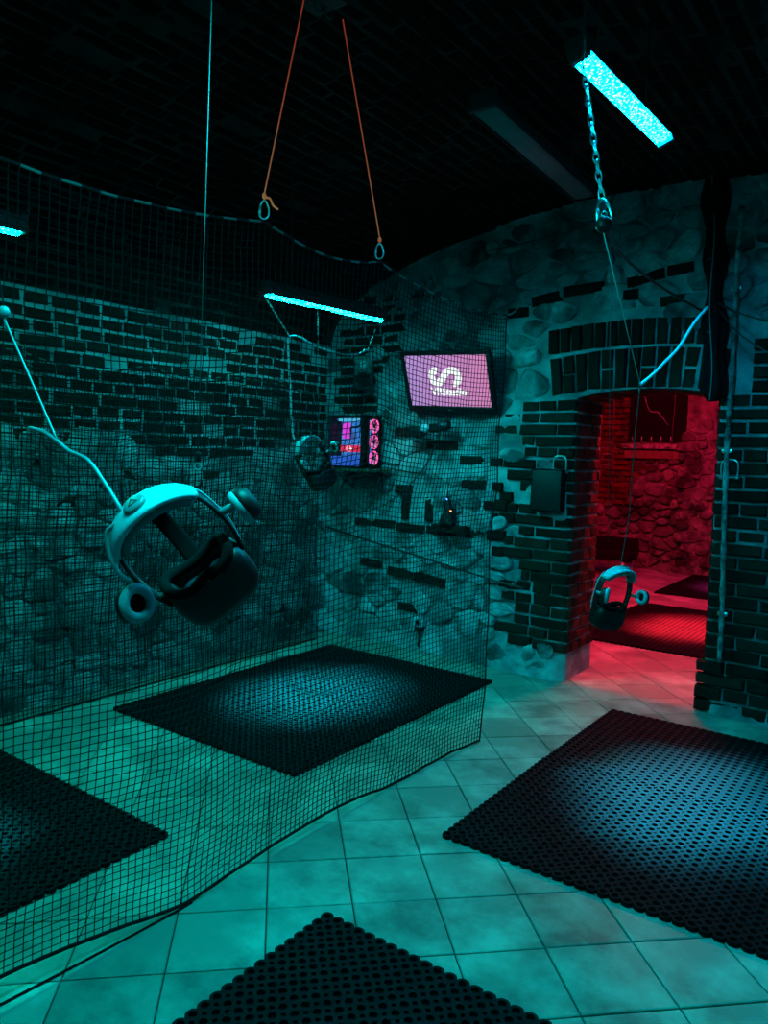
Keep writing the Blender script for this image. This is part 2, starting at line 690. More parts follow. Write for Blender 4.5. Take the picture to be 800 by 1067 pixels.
# finer rows are needed: panel parameter t runs over the height
wb = MB()


def tall_panel(mb, x0, x1, zlo, zhi, fn, step=0.045, nz=64):
    nu = max(1, int(round((x1 - x0) / step)))
    vs_ = []
    for j in range(nz + 1):
        for i in range(nu + 1):
            x = x0 + (x1 - x0) * i / nu
            a, b = zlo(x), zhi(x)
            vs_.append(fn(x, a + (b - a) * j / nz))
    W_ = nu + 1
    mb.add(vs_, [(j * W_ + i, j * W_ + i + 1, (j + 1) * W_ + i + 1, (j + 1) * W_ + i) for j in range(nz) for i in range(nu)], 0, True)


top = lambda x: vault_z(max(XL + .01, min(XR - .01, x))) + .03
tall_panel(wb, XL - .02, DX0, lambda x: 0, top, wb_fn)
tall_panel(wb, DX1, XR, lambda x: 0, top, wb_fn, 0.06)
tall_panel(wb, DX0, DX1, soffit, top, wb_fn, 0.04, 30)
# reveals, soffit and the face towards the red room
grid_panel(wb, YB, YI, 0, 2.0, lambda y, z: (DX0 + .006 * fbm((3, y, z), 8), y, z), 0.05)
grid_panel(wb, YB, YI, 0, 2.0, lambda y, z: (DX1 + .006 * fbm((8, y, z), 8), y, z), 0.05)
grid_panel(wb, DX0, DX1, YB, YI, lambda x, y: (x, y, soffit(x)), 0.06)
tall_panel(wb, RX0, DX0, lambda x: 0, lambda x: 3.4, lambda x, z: (x, YI, z), .3, 4)
tall_panel(wb, DX1, RX1, lambda x: 0, lambda x: 3.4, lambda x, z: (x, YI, z), .3, 4)
tall_panel(wb, DX0, DX1, soffit, lambda x: 3.4, lambda x, z: (x, YI, z), .1, 4)
wall_back = wb.build('wall_back', M['mortar'])
tag(wall_back, 'rubble stone and brick wall with an arched doorway into a red room', 'wall', kind='structure')

brick_zones = []     # rectangles (x0,x1,z0,z1) already taken by bricks


def wbrick(x0, x1, zc, h=0.066, prot=0.022, tilt=None):
    x0, x1 = min(x0, x1), max(x0, x1)
    yb = base_y((x0 + x1) / 2, zc)
    put_brick(wall_back, ((x0 + x1) / 2, yb - prot + random.uniform(-.006, .006), zc), (x1 - x0, 0.07, h * random.uniform(.92, 1.05)), 'y', random.uniform(-.02, .02) if tilt is None else tilt)
    brick_zones.append((x0 - .02, x1 + .02, zc - h / 2 - .015, zc + h / 2 + .015))


# quoins of the left jamb: face and reveal
CJ = 0.0815
r = 0
z = 0.235
while z < 1.98:
    depth_ = 0.44 + 0.12 * math.sin(r * 1.7) + random.uniform(-.06, .06)
    if r in (11, 12, 13, 14):
        depth_ += 0.1
    xs = DX0 - depth_
    x = DX0 + 0.012
    hdr = r % 2
    while x > xs:
        ll = (0.145 if hdr else 0.285) * random.uniform(.9, 1.1)
        hdr = 1 - hdr if random.random() < .6 else hdr
        x0 = max(x - ll, xs - .05)
        if x - x0 > .06 and not (-2.37 < (x + x0) / 2 < -2.11 and 1.18 < z < 1.52):
            wbrick(x0, x - .015, z + random.uniform(-.004, .004))
        x = x0
    y = YB - 0.012
    ln = 0.145 if r % 2 else 0.07
    while y < YI - .03:
        ll = min(ln, YI - y)
        put_brick(wall_back, (DX0 + .012 + random.uniform(-.004, .006), y + ll / 2, z), (ll - .014, .06, .066), 'x', random.uniform(-.02, .02))
        y += ll
        ln = 0.145
    z += CJ
    r += 1
# right jamb
z, r = 0.05, 0
while z < 2.35:
    xs = -0.42 + 0.1 * math.sin(r * 2.1)
    x = DX1 + (0.0 if z > .36 else -0.045) + (0.16 if z > 2.0 else 0)
    hdr = r % 2
    while x < xs:
        ll = (0.15 if hdr else 0.29) * random.uniform(.85, 1.1)
        hdr = 1 - hdr if random.random() < .5 else hdr
        if random.random() > .08 or x < DX1 + .1:
            wbrick(x + .014 if x > DX1 + .01 else x, x + ll, z, prot=.022 if z > .36 else .05)
        x += ll
    y = YB
    while y < YI - .05:
        ll = min(.22, YI - y)
        o = put_brick(wall_back, (DX1 - .01, y + ll / 2, z), (ll - .014, .05, .066), 'x')
        o.location.x = DX1 + .012
        y += ll
    z += CJ * 1.02
    r += 1
# the two rings of the flat brick arch
def soldier(xc, z0, z1, wd, fan):
    zc = (z0 + z1) / 2
    o = put_brick(wall_back, (xc, YB - .028 + random.uniform(-.005, .005), zc), (z1 - z0, .08, wd), 'y', 0)
    o.rotation_euler = (0, -math.pi / 2 + fan, 0)


nA = 13
for k in range(nA):
    t = (k + .5) / nA
    xc = -2.235 + (1.14) * t
    f = (t - .5) * 0.26
    zb = 2.015 + .05 * (1 - (2 * t - 1) ** 2)
    shift = math.sin(f) * .12
    if k % 3 == 1:
        soldier(xc + shift * .45, zb, zb + .12, .074, f)
        soldier(xc + shift * 1.4, zb + .135, zb + .255, .076, f)
    else:
        soldier(xc + shift, zb, zb + .255, .075, f)
for k in range(14):
    t = (k + .5) / 14
    xc = -2.28 + 1.16 * t
    f = (t - .5) * 0.10
    zb = 2.305 + .035 * (1 - (2 * t - 1) ** 2)
    soldier(xc, zb, zb + .165, .069, f)
brick_zones.append((-2.32, -1.0, 1.99, 2.52))
# soffit bricks
for k in range(11):
    xc = DX0 + (k + .5) * (DX1 - DX0) / 11
    for (ya, yb_) in ((YB, YB + .22), (YB + .235, YI)):
        o = link('brick', random.choice(BRICKS), wall_back)
        o.location = (xc, (ya + yb_) / 2, soffit(xc) + .018)
        o.rotation_euler = (math.pi / 2, 0, math.pi / 2)
        o.scale = (yb_ - ya - .012, .06, .07)
        o.rotation_euler = Matrix(((0, 0, 1), (1, 0, 0), (0, 1, 0))).to_euler()
# dark levelling courses and single bricks in the rubble
for (xa, xb, za, zb) in ((-4.02, -3.6, 1.00, 1.00), (-3.58, -3.31, 0.985, 0.98), (-3.29, -3.03, .985, .985), (-3.0, -2.72, .99, .985),
                         (-3.66, -3.42, .615, .60), (-3.40, -3.10, .60, .565), (-3.95, -3.72, .66, .65), (-3.55, -3.35, .33, .33),
                         (-2.98, -2.72, 1.36, 1.36), (-2.68, -2.60, 1.36, 1.36), (-2.71, -2.56, 1.00, 1.0), (-2.66, -2.56, .88, .88), (-2.64, -2.55, 1.23, 1.22),
                         (-2.60, -2.44, 2.62, 2.62), (-2.42, -2.20, 2.68, 2.71), (-2.18, -1.9, 2.73, 2.74),
                         (-1.74, -1.5, 2.74, 2.78), (-1.48, -1.32, 2.79, 2.80), (-1.52, -1.36, 2.60, 2.61), (-1.76, -1.66, 2.66, 2.66),
                         (-3.62, -3.36, 1.76, 1.76), (-3.3, -3.02, 1.66, 1.66), (-3.0, -2.8, 1.55, 1.55), (-3.6, -3.45, 1.3, 1.3)):
    wbrick(xa, xb, (za + zb) / 2, h=.07, prot=.03, tilt=-(zb - za) / (xb - xa))
for xc in (-3.50, -3.27):    # upright bricks above the ledge course
    o = put_brick(wall_back, (xc, YB + .03, 1.15), (.20, .07, .07), 'y')
    o.rotation_euler = (0, math.pi / 2, 0)
    brick_zones.append((xc - .05, xc + .05, 1.03, 1.27))
# brickwork next to the corner above the computer
z = 1.95
while z < 2.95:
    x = XL + .03 + random.uniform(0, .1)
    while x < (-3.62 if z > 2.3 else -3.95) + random.uniform(-.08, .08):
        ll = random.choice((.14, .28)) * random.uniform(.9, 1.1)
        if z < vault_z(x) - .05:
            wbrick(x, x + ll, z, prot=.016)
        x += ll + .016
    z += .082
# ledge brick carrying the wireless unit
LEDGE = put_brick(wall_back, (-3.03, YB - .075, 1.015), (.30, .16, .055), 'y')

# rubble stones: irregular polygons fitted together, joints recessed between them
def voronoi_stones(parent, x0, x1, z0, z1, n, keep, yfun, seed, gap=.011, cap=300, prot=(.004, .024), asp=1.45, ax='y', m='stone'):
    rs = random.Random(seed)
    pts = []
    tries = 0
    while len(pts) < n and tries < 20000:
        tries += 1
        p = (rs.uniform(x0, x1), rs.uniform(z0, z1) * asp)
        rad = rs.choice((.09, .13, .17))
        if all((p[0] - q[0]) ** 2 + (p[1] - q[1]) ** 2 > ((rad + q[2]) * .62) ** 2 for q in pts):
            pts.append((p[0], p[1], rad))
    cnt = 0
    for (px_, pz, rad) in pts:
        if not keep(px_, pz / asp):
            continue
        R_ = rad * 1.5
        poly_ = [(px_ + R_ * math.cos(2 * math.pi * k / 10), pz + R_ * math.sin(2 * math.pi * k / 10)) for k in range(10)]
        near = sorted(pts, key=lambda q: (q[0] - px_) ** 2 + (q[1] - pz) ** 2)[1:14]
        for (qx, qz, qr) in near:
            nx, nz = qx - px_, qz - pz
            d = math.hypot(nx, nz)
            nx, nz = nx / d, nz / d
            lim = d * rad / (rad + qr) - gap
            out = []
            m_ = len(poly_)
            for k in range(m_):
                a_, b_ = poly_[k], poly_[(k + 1) % m_]
                da = (a_[0] - px_) * nx + (a_[1] - pz) * nz - lim
                db = (b_[0] - px_) * nx + (b_[1] - pz) * nz - lim
                if da <= 0:
                    out.append(a_)
                if (da < 0) != (db < 0):
                    t = da / (da - db)
                    out.append((a_[0] + (b_[0] - a_[0]) * t, a_[1] + (b_[1] - a_[1]) * t))
            poly_ = out
            if len(poly_) < 3:
                break
        if len(poly_) < 4:
            continue
        # cut corners once, back to wall units
        P2 = []
        m_ = len(poly_)
        for k in range(m_):
            a_, b_ = poly_[k], poly_[(k + 1) % m_]
            P2.append((a_[0] * .75 + b_[0] * .25, (a_[1] * .75 + b_[1] * .25) / asp))
            P2.append((a_[0] * .25 + b_[0] * .75, (a_[1] * .25 + b_[1] * .75) / asp))
        cx, cz = px_, pz / asp
        h = rs.uniform(*prot)
        y_ = yfun(cx, cz)
        m_ = len(P2)
        vs_, fs = [], []
        for (s_, dy) in ((1, .05), (1, -h * .2), (.86, -h * .85)):
            for (x, z) in P2:
                j_ = rs.uniform(.95, 1.05) if s_ < 1 else 1
                vs_.append(((x - cx) * s_ * j_, dy + (rs.uniform(-.006, .006) if dy < 0 else 0), (z - cz) * s_ * j_))
        vs_.append((rs.uniform(-.02, .02), -h + rs.uniform(-.008, .004), rs.uniform(-.02, .02)))
        c0 = len(vs_) - 1
        for i_ in range(2):
            for k in range(m_):
                k2 = (k + 1) % m_
                fs.append((i_ * m_ + k, i_ * m_ + k2, (i_ + 1) * m_ + k2, (i_ + 1) * m_ + k))
        for k in range(m_):
            fs.append((2 * m_ + k, 2 * m_ + (k + 1) % m_, c0))
        me = mesh('stone', vs_, fs, M[m])
        bm = bmesh.new()
        bm.from_mesh(me)
        bmesh.ops.recalc_face_normals(bm, faces=bm.faces)
        bm.to_mesh(me)
        bm.free()
        o = link('stone', me, parent)
        o.location = (cx, y_, cz) if ax == 'y' else (y_, cx, cz)
        if ax == 'x':
            o.rotation_euler.z = math.pi / 2
        cnt += 1
        if cnt >= cap:
            break


def keep_back(x, z):
    if z > vault_z(x) - .03 or z < .03:
        return False
    if DX0 - .05 < x < DX1 + .05 and z < 2.12:
        return False
    if x > DX1 and z < 2.3 and x < -.45:
        return False
    return not any(a_ + .01 < x < b_ - .01 and c_ + .01 < z < d_ - .01 for (a_, b_, c_, d_) in brick_zones)


voronoi_stones(wall_back, XL + .05, -.35, .03, 3.3, 420, keep_back, lambda x, z: base_y(x, z) - .012, 21)
voronoi_stones(wall_left, 1.6, YB - .03, .03, 1.62, 220, lambda y, z: z < 1.54 + .1 * math.sin(y * 3), lambda y, z: XL + .002, 33, ax='x')

# ------------------------------------------------------------------ red room beyond the doorway
rw = MB()
grid_panel(rw, RX0, RX1, 0, 3.3, lambda x, z: (x, YR + .05 * fbm((x, 2, z), 2.2) + .02 * fbm((x, 6, z), 8), z), 0.09)
wall_far = rw.build('wall_far', M['redmortar'])
tag(wall_far, 'rubble wall lit red at the far end beyond the doorway', 'wall', kind='structure')
voronoi_stones(wall_far, -4.5, -2.0, .03, 1.72, 170, lambda x, z: not (x < -3.62 - .1 * math.sin(z * 9) and z > .9) and x < -2.85, lambda x, z: YR - .01, 5, gap=.014, prot=(.02, .07), m='redstone')
rs = random.Random(5)
z = .95
while z < 2.6:
    x = -4.6 + rs.uniform(0, .2)
    while x < (-3.62 if z < 1.82 else -3.72):
        ll = rs.choice((.14, .28))
        put_brick(wall_far, (x + ll / 2, YR - .04, z), (ll, .09, .066), 'y')
        x += ll + .018
    z += .084
# niche lintel and sill beam
o = MB().box((-3.35, YR - .05, 1.78), (.86, .12, .07), None, .006).build('sill_beam', M['pipe'], wall_far)
o = MB().box((-3.35, YR - .04, 1.66), (.78, .1, .11), None, .006).build('sill_beam', M['wood'], wall_far)
for k in range(5):
    MB().tube([(-3.62 + k * .135, YR - .10, 1.84), (-3.62 + k * .135, YR - .13, 1.87), (-3.62 + k * .135, YR - .12, 1.92)], .008, 6).build('coat_hook', M['steel'], wall_far)
nb = MB().box((-3.30, YR - .03, 2.35), (.80, .06, 1.0), None, .004).build('niche_shade_board', M['blackmatte'], wall_far)  # flat black board painting in the dark of the niche
MB().box((-2.78, YR - .06, .21), (.26, .05, .13), None, .008).build('slot_shade_block', M['blackmatte'], wall_far)  # black block standing for the shade inside a wall slot
# pilaster at the right of the red wall
pm = MB()
grid_panel(pm, -2.86, -2.0, 0.0, 2.6, lambda x, z: (x, YR - .16 + .04 * fbm((x, 12, z), 4) + .015 * fbm((x, 16, z), 12), z), .05)
grid_panel(pm, YR - .16, YR + .02, 0, 2.6, lambda y, z: (-2.86 + .0 * z, y, z), .08)
pm.build('pilaster', M['redstone'], wall_far)
voronoi_stones(wall_far, -2.83, -2.0, .03, 2.1, 90, lambda x, z: True, lambda x, z: YR - .165, 15, gap=.014, prot=(.01, .05), m='redstone')
rl = MB()
grid_panel(rl, YI, YR, 0, 3.3, lambda y, z: (RX0 + .03 * fbm((2, y, z), 3), y, z), .3)
tag(rl.build('wall_side', M['vaultmortar']), 'side wall of the red room left of the doorway', 'wall', kind='structure')  # darkened mortar used here to cut the red bounce
rl = MB()
grid_panel(rl, YI, YR, 0, 3.3, lambda y, z: (RX1 + .03 * fbm((2, y, z), 3), y, z), .3)
tag(rl.build('wall_side', M['vaultmortar']), 'side wall of the red room right of the doorway', 'wall', kind='structure')
rc = MB()
rc.add([(RX0 - .1, YI - .02, 3.3), (RX1 + .1, YI - .02, 3.3), (RX1 + .1, YR + .1, 3.3), (RX0 - .1, YR + .1, 3.3)], [(3, 2, 1, 0)])
rc.add([(RX0 - .1, YI - .02, 3.4), (RX1 + .1, YI - .02, 3.4), (RX1 + .1, YR + .1, 3.4), (RX0 - .1, YR + .1, 3.4)], [(0, 1, 2, 3)])
tag(rc.build('ceiling', M['vaultmortar']), 'flat ceiling of the red room beyond the doorway', 'ceiling', kind='structure')


# ------------------------------------------------------------------ rubber ring mats
def mat_panel(nx, ny, p, th=0.016):
    """nx x ny square cells of pitch p, each with a round hole, scalloped outer edge"""
    S = 12
    r = p * 0.29
    vs_, fs, mi = [], [], []

    def v(x, y, z):
        vs_.append((x, y, z))
        return len(vs_) - 1
    # outline of a cell: 12 points, straight inside, bulging circle at the border
    for i in range(nx):
        for j in range(ny):
            cx, cy = (i + .5) * p, (j + .5) * p
            ot, ht, hb, ob = [], [], [], []
            for k in range(S):
                a = 2 * math.pi * k / S
                ca, sa = math.cos(a), math.sin(a)
                q = p / 2 / max(abs(ca), abs(sa))
                dx, dy = ca * q, sa * q
                # scallop: at the border side use a circle
                lim = p * .5
                if (i == 0 and ca < -.3) or (i == nx - 1 and ca > .3) or (j == 0 and sa < -.3) or (j == ny - 1 and sa > .3):
                    rr_ = math.hypot(dx, dy)
                    bx = (i == 0 and ca < -.3) or (i == nx - 1 and ca > .3)
                    by = (j == 0 and sa < -.3) or (j == ny - 1 and sa > .3)
                    side_inner = (bx and not by and abs(sa) > abs(ca) * .99) or (by and not bx and abs(ca) > abs(sa) * .99)
                    if rr_ > lim:
                        s_ = (lim * 1.04) / rr_
                        dx, dy = dx * s_, dy * s_
                ot.append(v(cx + dx, cy + dy, th))
                ob.append(v(cx + dx, cy + dy, 0))
                ht.append(v(cx + ca * r, cy + sa * r, th))
                hb.append(v(cx + ca * r, cy + sa * r, 0.002))
            for k in range(S):
                k2 = (k + 1) % S
                fs.append((ht[k], ot[k], ot[k2], ht[k2]))
                mi.append(0)
                fs.append((hb[k], ht[k], ht[k2], hb[k2]))
                mi.append(1)
                a = 2 * math.pi * (k + .5) / S
                if (i == 0 and math.cos(a) < -.1) or (i == nx - 1 and math.cos(a) > .1) or (j == 0 and math.sin(a) < -.1) or (j == ny - 1 and math.sin(a) > .1):
                    fs.append((ot[k], ob[k], ob[k2], ot[k2]))
                    mi.append(1)
            fs.append(tuple(hb))  # black cap closes the hole to paint in its shade
            mi.append(1)
    me = mesh('mat_panel', vs_, fs, [M['rubber'], M['rubber']])
    me.polygons.foreach_set('material_index', mi)
    me.update()
    return me


PITCH = 1.5 / 34


def worn_lit_rubber(cx, cy, dust_sheen):
    """black rubber, dusty where players stand, with the bright lit patch painted into the colour"""
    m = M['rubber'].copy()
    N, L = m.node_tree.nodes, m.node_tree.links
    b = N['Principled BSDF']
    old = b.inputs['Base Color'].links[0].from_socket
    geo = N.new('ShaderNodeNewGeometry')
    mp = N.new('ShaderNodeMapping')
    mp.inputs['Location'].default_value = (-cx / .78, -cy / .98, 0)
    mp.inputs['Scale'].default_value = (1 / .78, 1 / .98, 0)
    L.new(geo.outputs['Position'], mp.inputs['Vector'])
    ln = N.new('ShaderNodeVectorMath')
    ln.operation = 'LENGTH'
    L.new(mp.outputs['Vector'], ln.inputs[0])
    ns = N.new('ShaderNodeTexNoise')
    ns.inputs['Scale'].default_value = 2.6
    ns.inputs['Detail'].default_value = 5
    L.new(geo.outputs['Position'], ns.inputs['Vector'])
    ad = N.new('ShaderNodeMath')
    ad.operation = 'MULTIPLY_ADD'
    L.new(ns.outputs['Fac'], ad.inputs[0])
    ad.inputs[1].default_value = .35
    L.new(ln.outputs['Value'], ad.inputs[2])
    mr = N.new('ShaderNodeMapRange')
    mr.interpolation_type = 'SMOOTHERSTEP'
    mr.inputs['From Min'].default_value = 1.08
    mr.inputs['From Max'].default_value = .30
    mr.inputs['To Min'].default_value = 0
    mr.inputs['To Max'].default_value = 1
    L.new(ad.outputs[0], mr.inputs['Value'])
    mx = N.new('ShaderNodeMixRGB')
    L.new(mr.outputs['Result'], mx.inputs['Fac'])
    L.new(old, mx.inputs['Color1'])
    mx.inputs['Color2'].default_value = (*dust_sheen, 1)  # centre tint stands in for the bright light on the mat
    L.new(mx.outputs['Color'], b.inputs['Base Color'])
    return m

PANEL = mat_panel(34, 23, PITCH)      # 1.50 x 1.01 m


def ring_mat(x, y, label, dz=0.0, rot=0.0, dust_sheen=(.13, .26, .33)):
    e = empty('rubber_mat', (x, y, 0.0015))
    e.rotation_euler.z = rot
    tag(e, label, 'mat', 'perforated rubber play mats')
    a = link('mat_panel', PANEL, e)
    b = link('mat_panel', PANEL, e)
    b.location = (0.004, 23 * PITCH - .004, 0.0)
    wm_ = worn_lit_rubber(x + .75, y + 1.01, dust_sheen)
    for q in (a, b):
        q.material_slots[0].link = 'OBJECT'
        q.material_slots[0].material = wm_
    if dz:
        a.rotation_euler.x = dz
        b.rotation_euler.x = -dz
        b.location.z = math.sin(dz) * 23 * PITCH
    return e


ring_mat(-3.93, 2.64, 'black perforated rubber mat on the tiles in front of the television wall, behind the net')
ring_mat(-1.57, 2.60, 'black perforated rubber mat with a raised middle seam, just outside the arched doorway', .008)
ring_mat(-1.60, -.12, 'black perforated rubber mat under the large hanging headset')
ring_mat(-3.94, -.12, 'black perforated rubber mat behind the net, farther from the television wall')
ring_mat(-2.56, 6.34, 'red-lit perforated rubber mat just inside the red room', dust_sheen=(.33, .18, .14))
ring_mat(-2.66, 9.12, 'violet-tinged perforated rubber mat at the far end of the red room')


# ------------------------------------------------------------------ lamps
def diffuser_mat(col, st):
    m = emitmat('lit_diffuser', col, st)
    nt = m.node_tree
    N, L = nt.nodes, nt.links
    e = [n for n in N if n.type == 'EMISSION'][0]
    tc = N.new('ShaderNodeTexCoord')
    vo = N.new('ShaderNodeTexVoronoi')
    vo.inputs['Scale'].default_value = 95
    L.new(tc.outputs['Object'], vo.inputs['Vector'])
    mr = N.new('ShaderNodeMapRange')
    mr.inputs['From Min'].default_value = 0.0
    mr.inputs['From Max'].default_value = 0.6
    mr.inputs['To Min'].default_value = st * 1.35
    mr.inputs['To Max'].default_value = st * .55
    L.new(vo.outputs['Distance'], mr.inputs['Value'])
    L.new(mr.outputs['Result'], e.inputs[1])
    # the bright core of each LED cell is whiter
    cr = N.new('ShaderNodeValToRGB')
    cr.color_ramp.elements[0].position = 0.0
    cr.color_ramp.elements[1].position = 0.45
    cr.color_ramp.elements[0].color = (col[0] + .004, col[1], col[2], 1)
    cr.color_ramp.elements[1].color = (*col, 1)
    L.new(vo.outputs['Distance'], cr.inputs['Fac'])
    L.new(cr.outputs['Color'], e.inputs[0])
    return m


def tube_lamp(a, b, label, col, st, wd=0.085, roll=0.0, lit=True, hang=True, bulge=.026):
    a, b = Vector(a), Vector(b)
    L_ = (b - a).length
    yv = (b - a).normalized()
    xv = yv.cross(Vector((0, 0, 1))).normalized()
    zv = xv.cross(yv)
    R3 = Matrix((xv, yv, zv)).transposed() @ Matrix.Rotation(roll, 3, 'Y')
    e = empty('ceiling_lamp', a, R3)
    tag(e, label, 'lamp', 'tube lamps under the vault')
    n = 9
    # trough-shaped housing
    prof = [(-wd * .56, .0), (-wd * .50, .035), (-wd * .28, .06), (wd * .28, .06), (wd * .50, .035), (wd * .56, .0)]
    MB().loft([[Vector((x, y, z)) for x, z in prof] for y in (0, L_)], smooth=False).build('housing', M['housing'], e)
    if bulge > .01:
        for sx in (-1, 1):
            MB().box((sx * wd * .55, L_ / 2, -bulge * .32), (.003, L_, bulge * .64)).build('light_baffle', M['housing'], e)  # plate added to block light spilling upward past the housing
    for y in (-.012, L_ + .012):
        MB().box((0, y, .022), (wd * 1.1, .028, .078), None, .006).build('end_cap', M['housing'], e)
    arcp = [(-wd * .5 * math.cos(math.pi * k / n), -bulge * math.sin(math.pi * k / n) - .001) for k in range(n + 1)]
    mb = MB()
    mb.loft([[Vector((x, y, z)) for x, z in arcp] for y in (.004, L_ - .004)], smooth=True)
    if lit:
        d = mb.build('diffuser', diffuser_mat(col, st), e)
    else:
        for x in (-.02, .02):
            MB().tube([(x, .03, .0), (x, L_ - .03, .0)], .012, 8).build('fluorescent_tube', M['greyplastic'], e)
        d = mb.build('diffuser', M['frost'], e)
    if hang:
        for y in (.18, L_ - .18):
            p = e.matrix_world @ Vector((0, y, .06))
            t = Vector((p.x, p.y, vault_z(p.x) + .01))
            if t.z > p.z + .02:
                inv = e.matrix_world.inverted()
                MB().tube([inv @ p, inv @ t], .003, 6).build('suspension_wire', M['cable'], e)
    return e


# clear prismatic cover of the switched-off lamp
fr = bpy.data.materials.new('clear_cover')
fr.use_nodes = True
nt = fr.node_tree
nt.nodes.clear()
o_ = nt.nodes.new('ShaderNodeOutputMaterial')
mx = nt.nodes.new('ShaderNodeMixShader')
t1 = nt.nodes.new('ShaderNodeBsdfTransparent')
t1.inputs[0].default_value = (.75, .78, .8, 1)
t2 = nt.nodes.new('ShaderNodeBsdfPrincipled')
t2.inputs['Base Color'].default_value = (.3, .32, .34, 1)
t2.inputs['Roughness'].default_value = .35
mx.inputs[0].default_value = .45
nt.links.new(t1.outputs[0], mx.inputs[1])
nt.links.new(t2.outputs[0], mx.inputs[2])
nt.links.new(mx.outputs[0], o_.inputs[0])
M['frost'] = fr

tube_lamp((-1.03, 2.43, 2.89), (-1.01, 3.28, 2.91), 'lit blue-green lamp hanging over the mat outside the doorway', LAMP_BLUE, P_B * 1.35, wd=.064, roll=math.radians(-20), bulge=.006)
tube_lamp((-1.68, 2.95, 3.08), (-1.71, 4.14, 3.06), 'switched-off twin tube lamp with a clear cover beside the hanging chain', LAMP_CYAN, 0, wd=.12, lit=False)
tube_lamp((-3.10, 3.09, 2.475), (-3.10, 4.14, 2.50), 'lit teal lamp over the mat in front of the television wall', LAMP_CYAN, P_A, wd=.065, bulge=.034)
tube_lamp((-3.22, .66, 2.47), (-3.20, 1.71, 2.49), 'lit green lamp over the left mat behind the net', LAMP_GREEN, P_D, wd=.07)
tube_lamp((-1.02, .40, 2.62), (-1.02, 1.40, 2.62), 'lit teal lamp above the large hanging headset', LAMP_CYAN, P_C, bulge=.008)
tube_lamp((-2.1, 5.75, 3.15), (-1.1, 5.75, 3.15), 'lit red lamp in the red room right behind the doorway', LAMP_RED, P_R, hang=False, bulge=.0006)
tube_lamp((-2.7, 7.4, 3.12), (-1.5, 7.4, 3.12), 'lit red lamp in the red room over the near mat', LAMP_RED, P_R * .80, hang=False, bulge=.0006, roll=math.radians(27))
tube_lamp((-3.7, 9.0, 3.12), (-2.3, 9.0, 3.12), 'lit red lamp in the red room turned towards its far wall', LAMP_RED, P_R * .16, hang=False, bulge=.0006, roll=math.radians(45))
tube_lamp((-1.0, 9.4, 3.1), (-1.0, 10.2, 3.1), 'lit violet lamp in the red room over the far mat', LAMP_VIOLET, P_R * .10, hang=False, bulge=.0006, roll=math.radians(-20))


# ------------------------------------------------------------------ nets
def net(name, label, bottom, topc, nu, nv, r, group=None, wave=.02, seed=1.0):
    """bottom(t), topc(t): curves for t in 0..1; vertical and horizontal threads"""
    e = empty(name, bottom(0))
    tag(e, label, 'net', group)
    org = Vector(bottom(0))

    def P(u, v):
        a, b = bottom(u), topc(u)
        p = a.lerp(b, v)
        s = math.sin(v * math.pi)
        p = p + Vector((wave * fbm((u * 3, v * 1.5, seed), 2.0) * (.3 + s), .006 * fbm((u * 6, v * 5, seed + 4), 3), .004 * fbm((u * 9, v * 6, seed + 9), 3)))
        return p - org
    G = [[P(i / nu, j / nv) for j in range(nv + 1)] for i in range(nu + 1)]
    vs_, fs = [], []

    def strand(pts):
        b = len(vs_)
        n = len(pts)
        for i, p in enumerate(pts):
            t = (pts[min(i + 1, n - 1)] - pts[max(i - 1, 0)]).normalized()
            a = Vector((1, 0, 0)) if abs(t.x) < .8 else Vector((0, 1, 0))
            u = (a - t * a.dot(t)).normalized()
            w_ = t.cross(u)
            for k in range(3):
                an = 2 * math.pi * k / 3
                vs_.append(p + u * (r * math.cos(an)) + w_ * (r * math.sin(an)))
        for i in range(n - 1):
            for k in range(3):
                k2 = (k + 1) % 3
                fs.append((b + i * 3 + k, b + i * 3 + k2, b + i * 3 + 3 + k2, b + i * 3 + 3 + k))
    for i in range(nu + 1):
        strand(G[i])
    for j in range(nv + 1):
        strand([G[i][j] for i in range(nu + 1)])
    o = link('mesh', mesh('mesh', vs_, fs, M['net']), e)
    # border ropes
    MB().tube([G[i][0] for i in range(nu + 1)], .006, 6).build('bottom_rope', M['net'], e)
    tb = MB()
    pts = [G[i][nv] for i in range(nu + 1)]
    for i in range(nu):
        tb.tube([pts[i], pts[i + 1]], .0045, 6, 1 if (i // 2) % 2 else 0, cap=False)
    tb.build('top_rope', [M['net'], M['ropegrey']], e)
    MB().tube(G[nu], .004, 6).build('side_rope', M['net'], e)
    MB().tube(G[0], .004, 6).build('side_rope', M['net'], e)
    return e


M['ropegrey'] = mat('grey_cord_fleck', (0.06, 0.06, 0.058), .85)


def poly(pts):
    """piecewise interpolation by y"""
    def f(t):
        s = t * (len(pts) - 1)
        i = min(int(s), len(pts) - 2)
        return Vector(pts[i]).lerp(Vector(pts[i + 1]), s - i)
    return f


def resample(pts, n):
    pts = [Vector(p) for p in pts]
    d = [0]
    for a, b in zip(pts, pts[1:]):
        d.append(d[-1] + (b - a).length)
    out = []
    for k in range(n + 1):
        s = d[-1] * k / n
        i = 0
        while i < len(d) - 2 and d[i + 1] < s:
            i += 1
        t = (s - d[i]) / max(1e-9, d[i + 1] - d[i])
        out.append(pts[i].lerp(pts[i + 1], t))
    return out


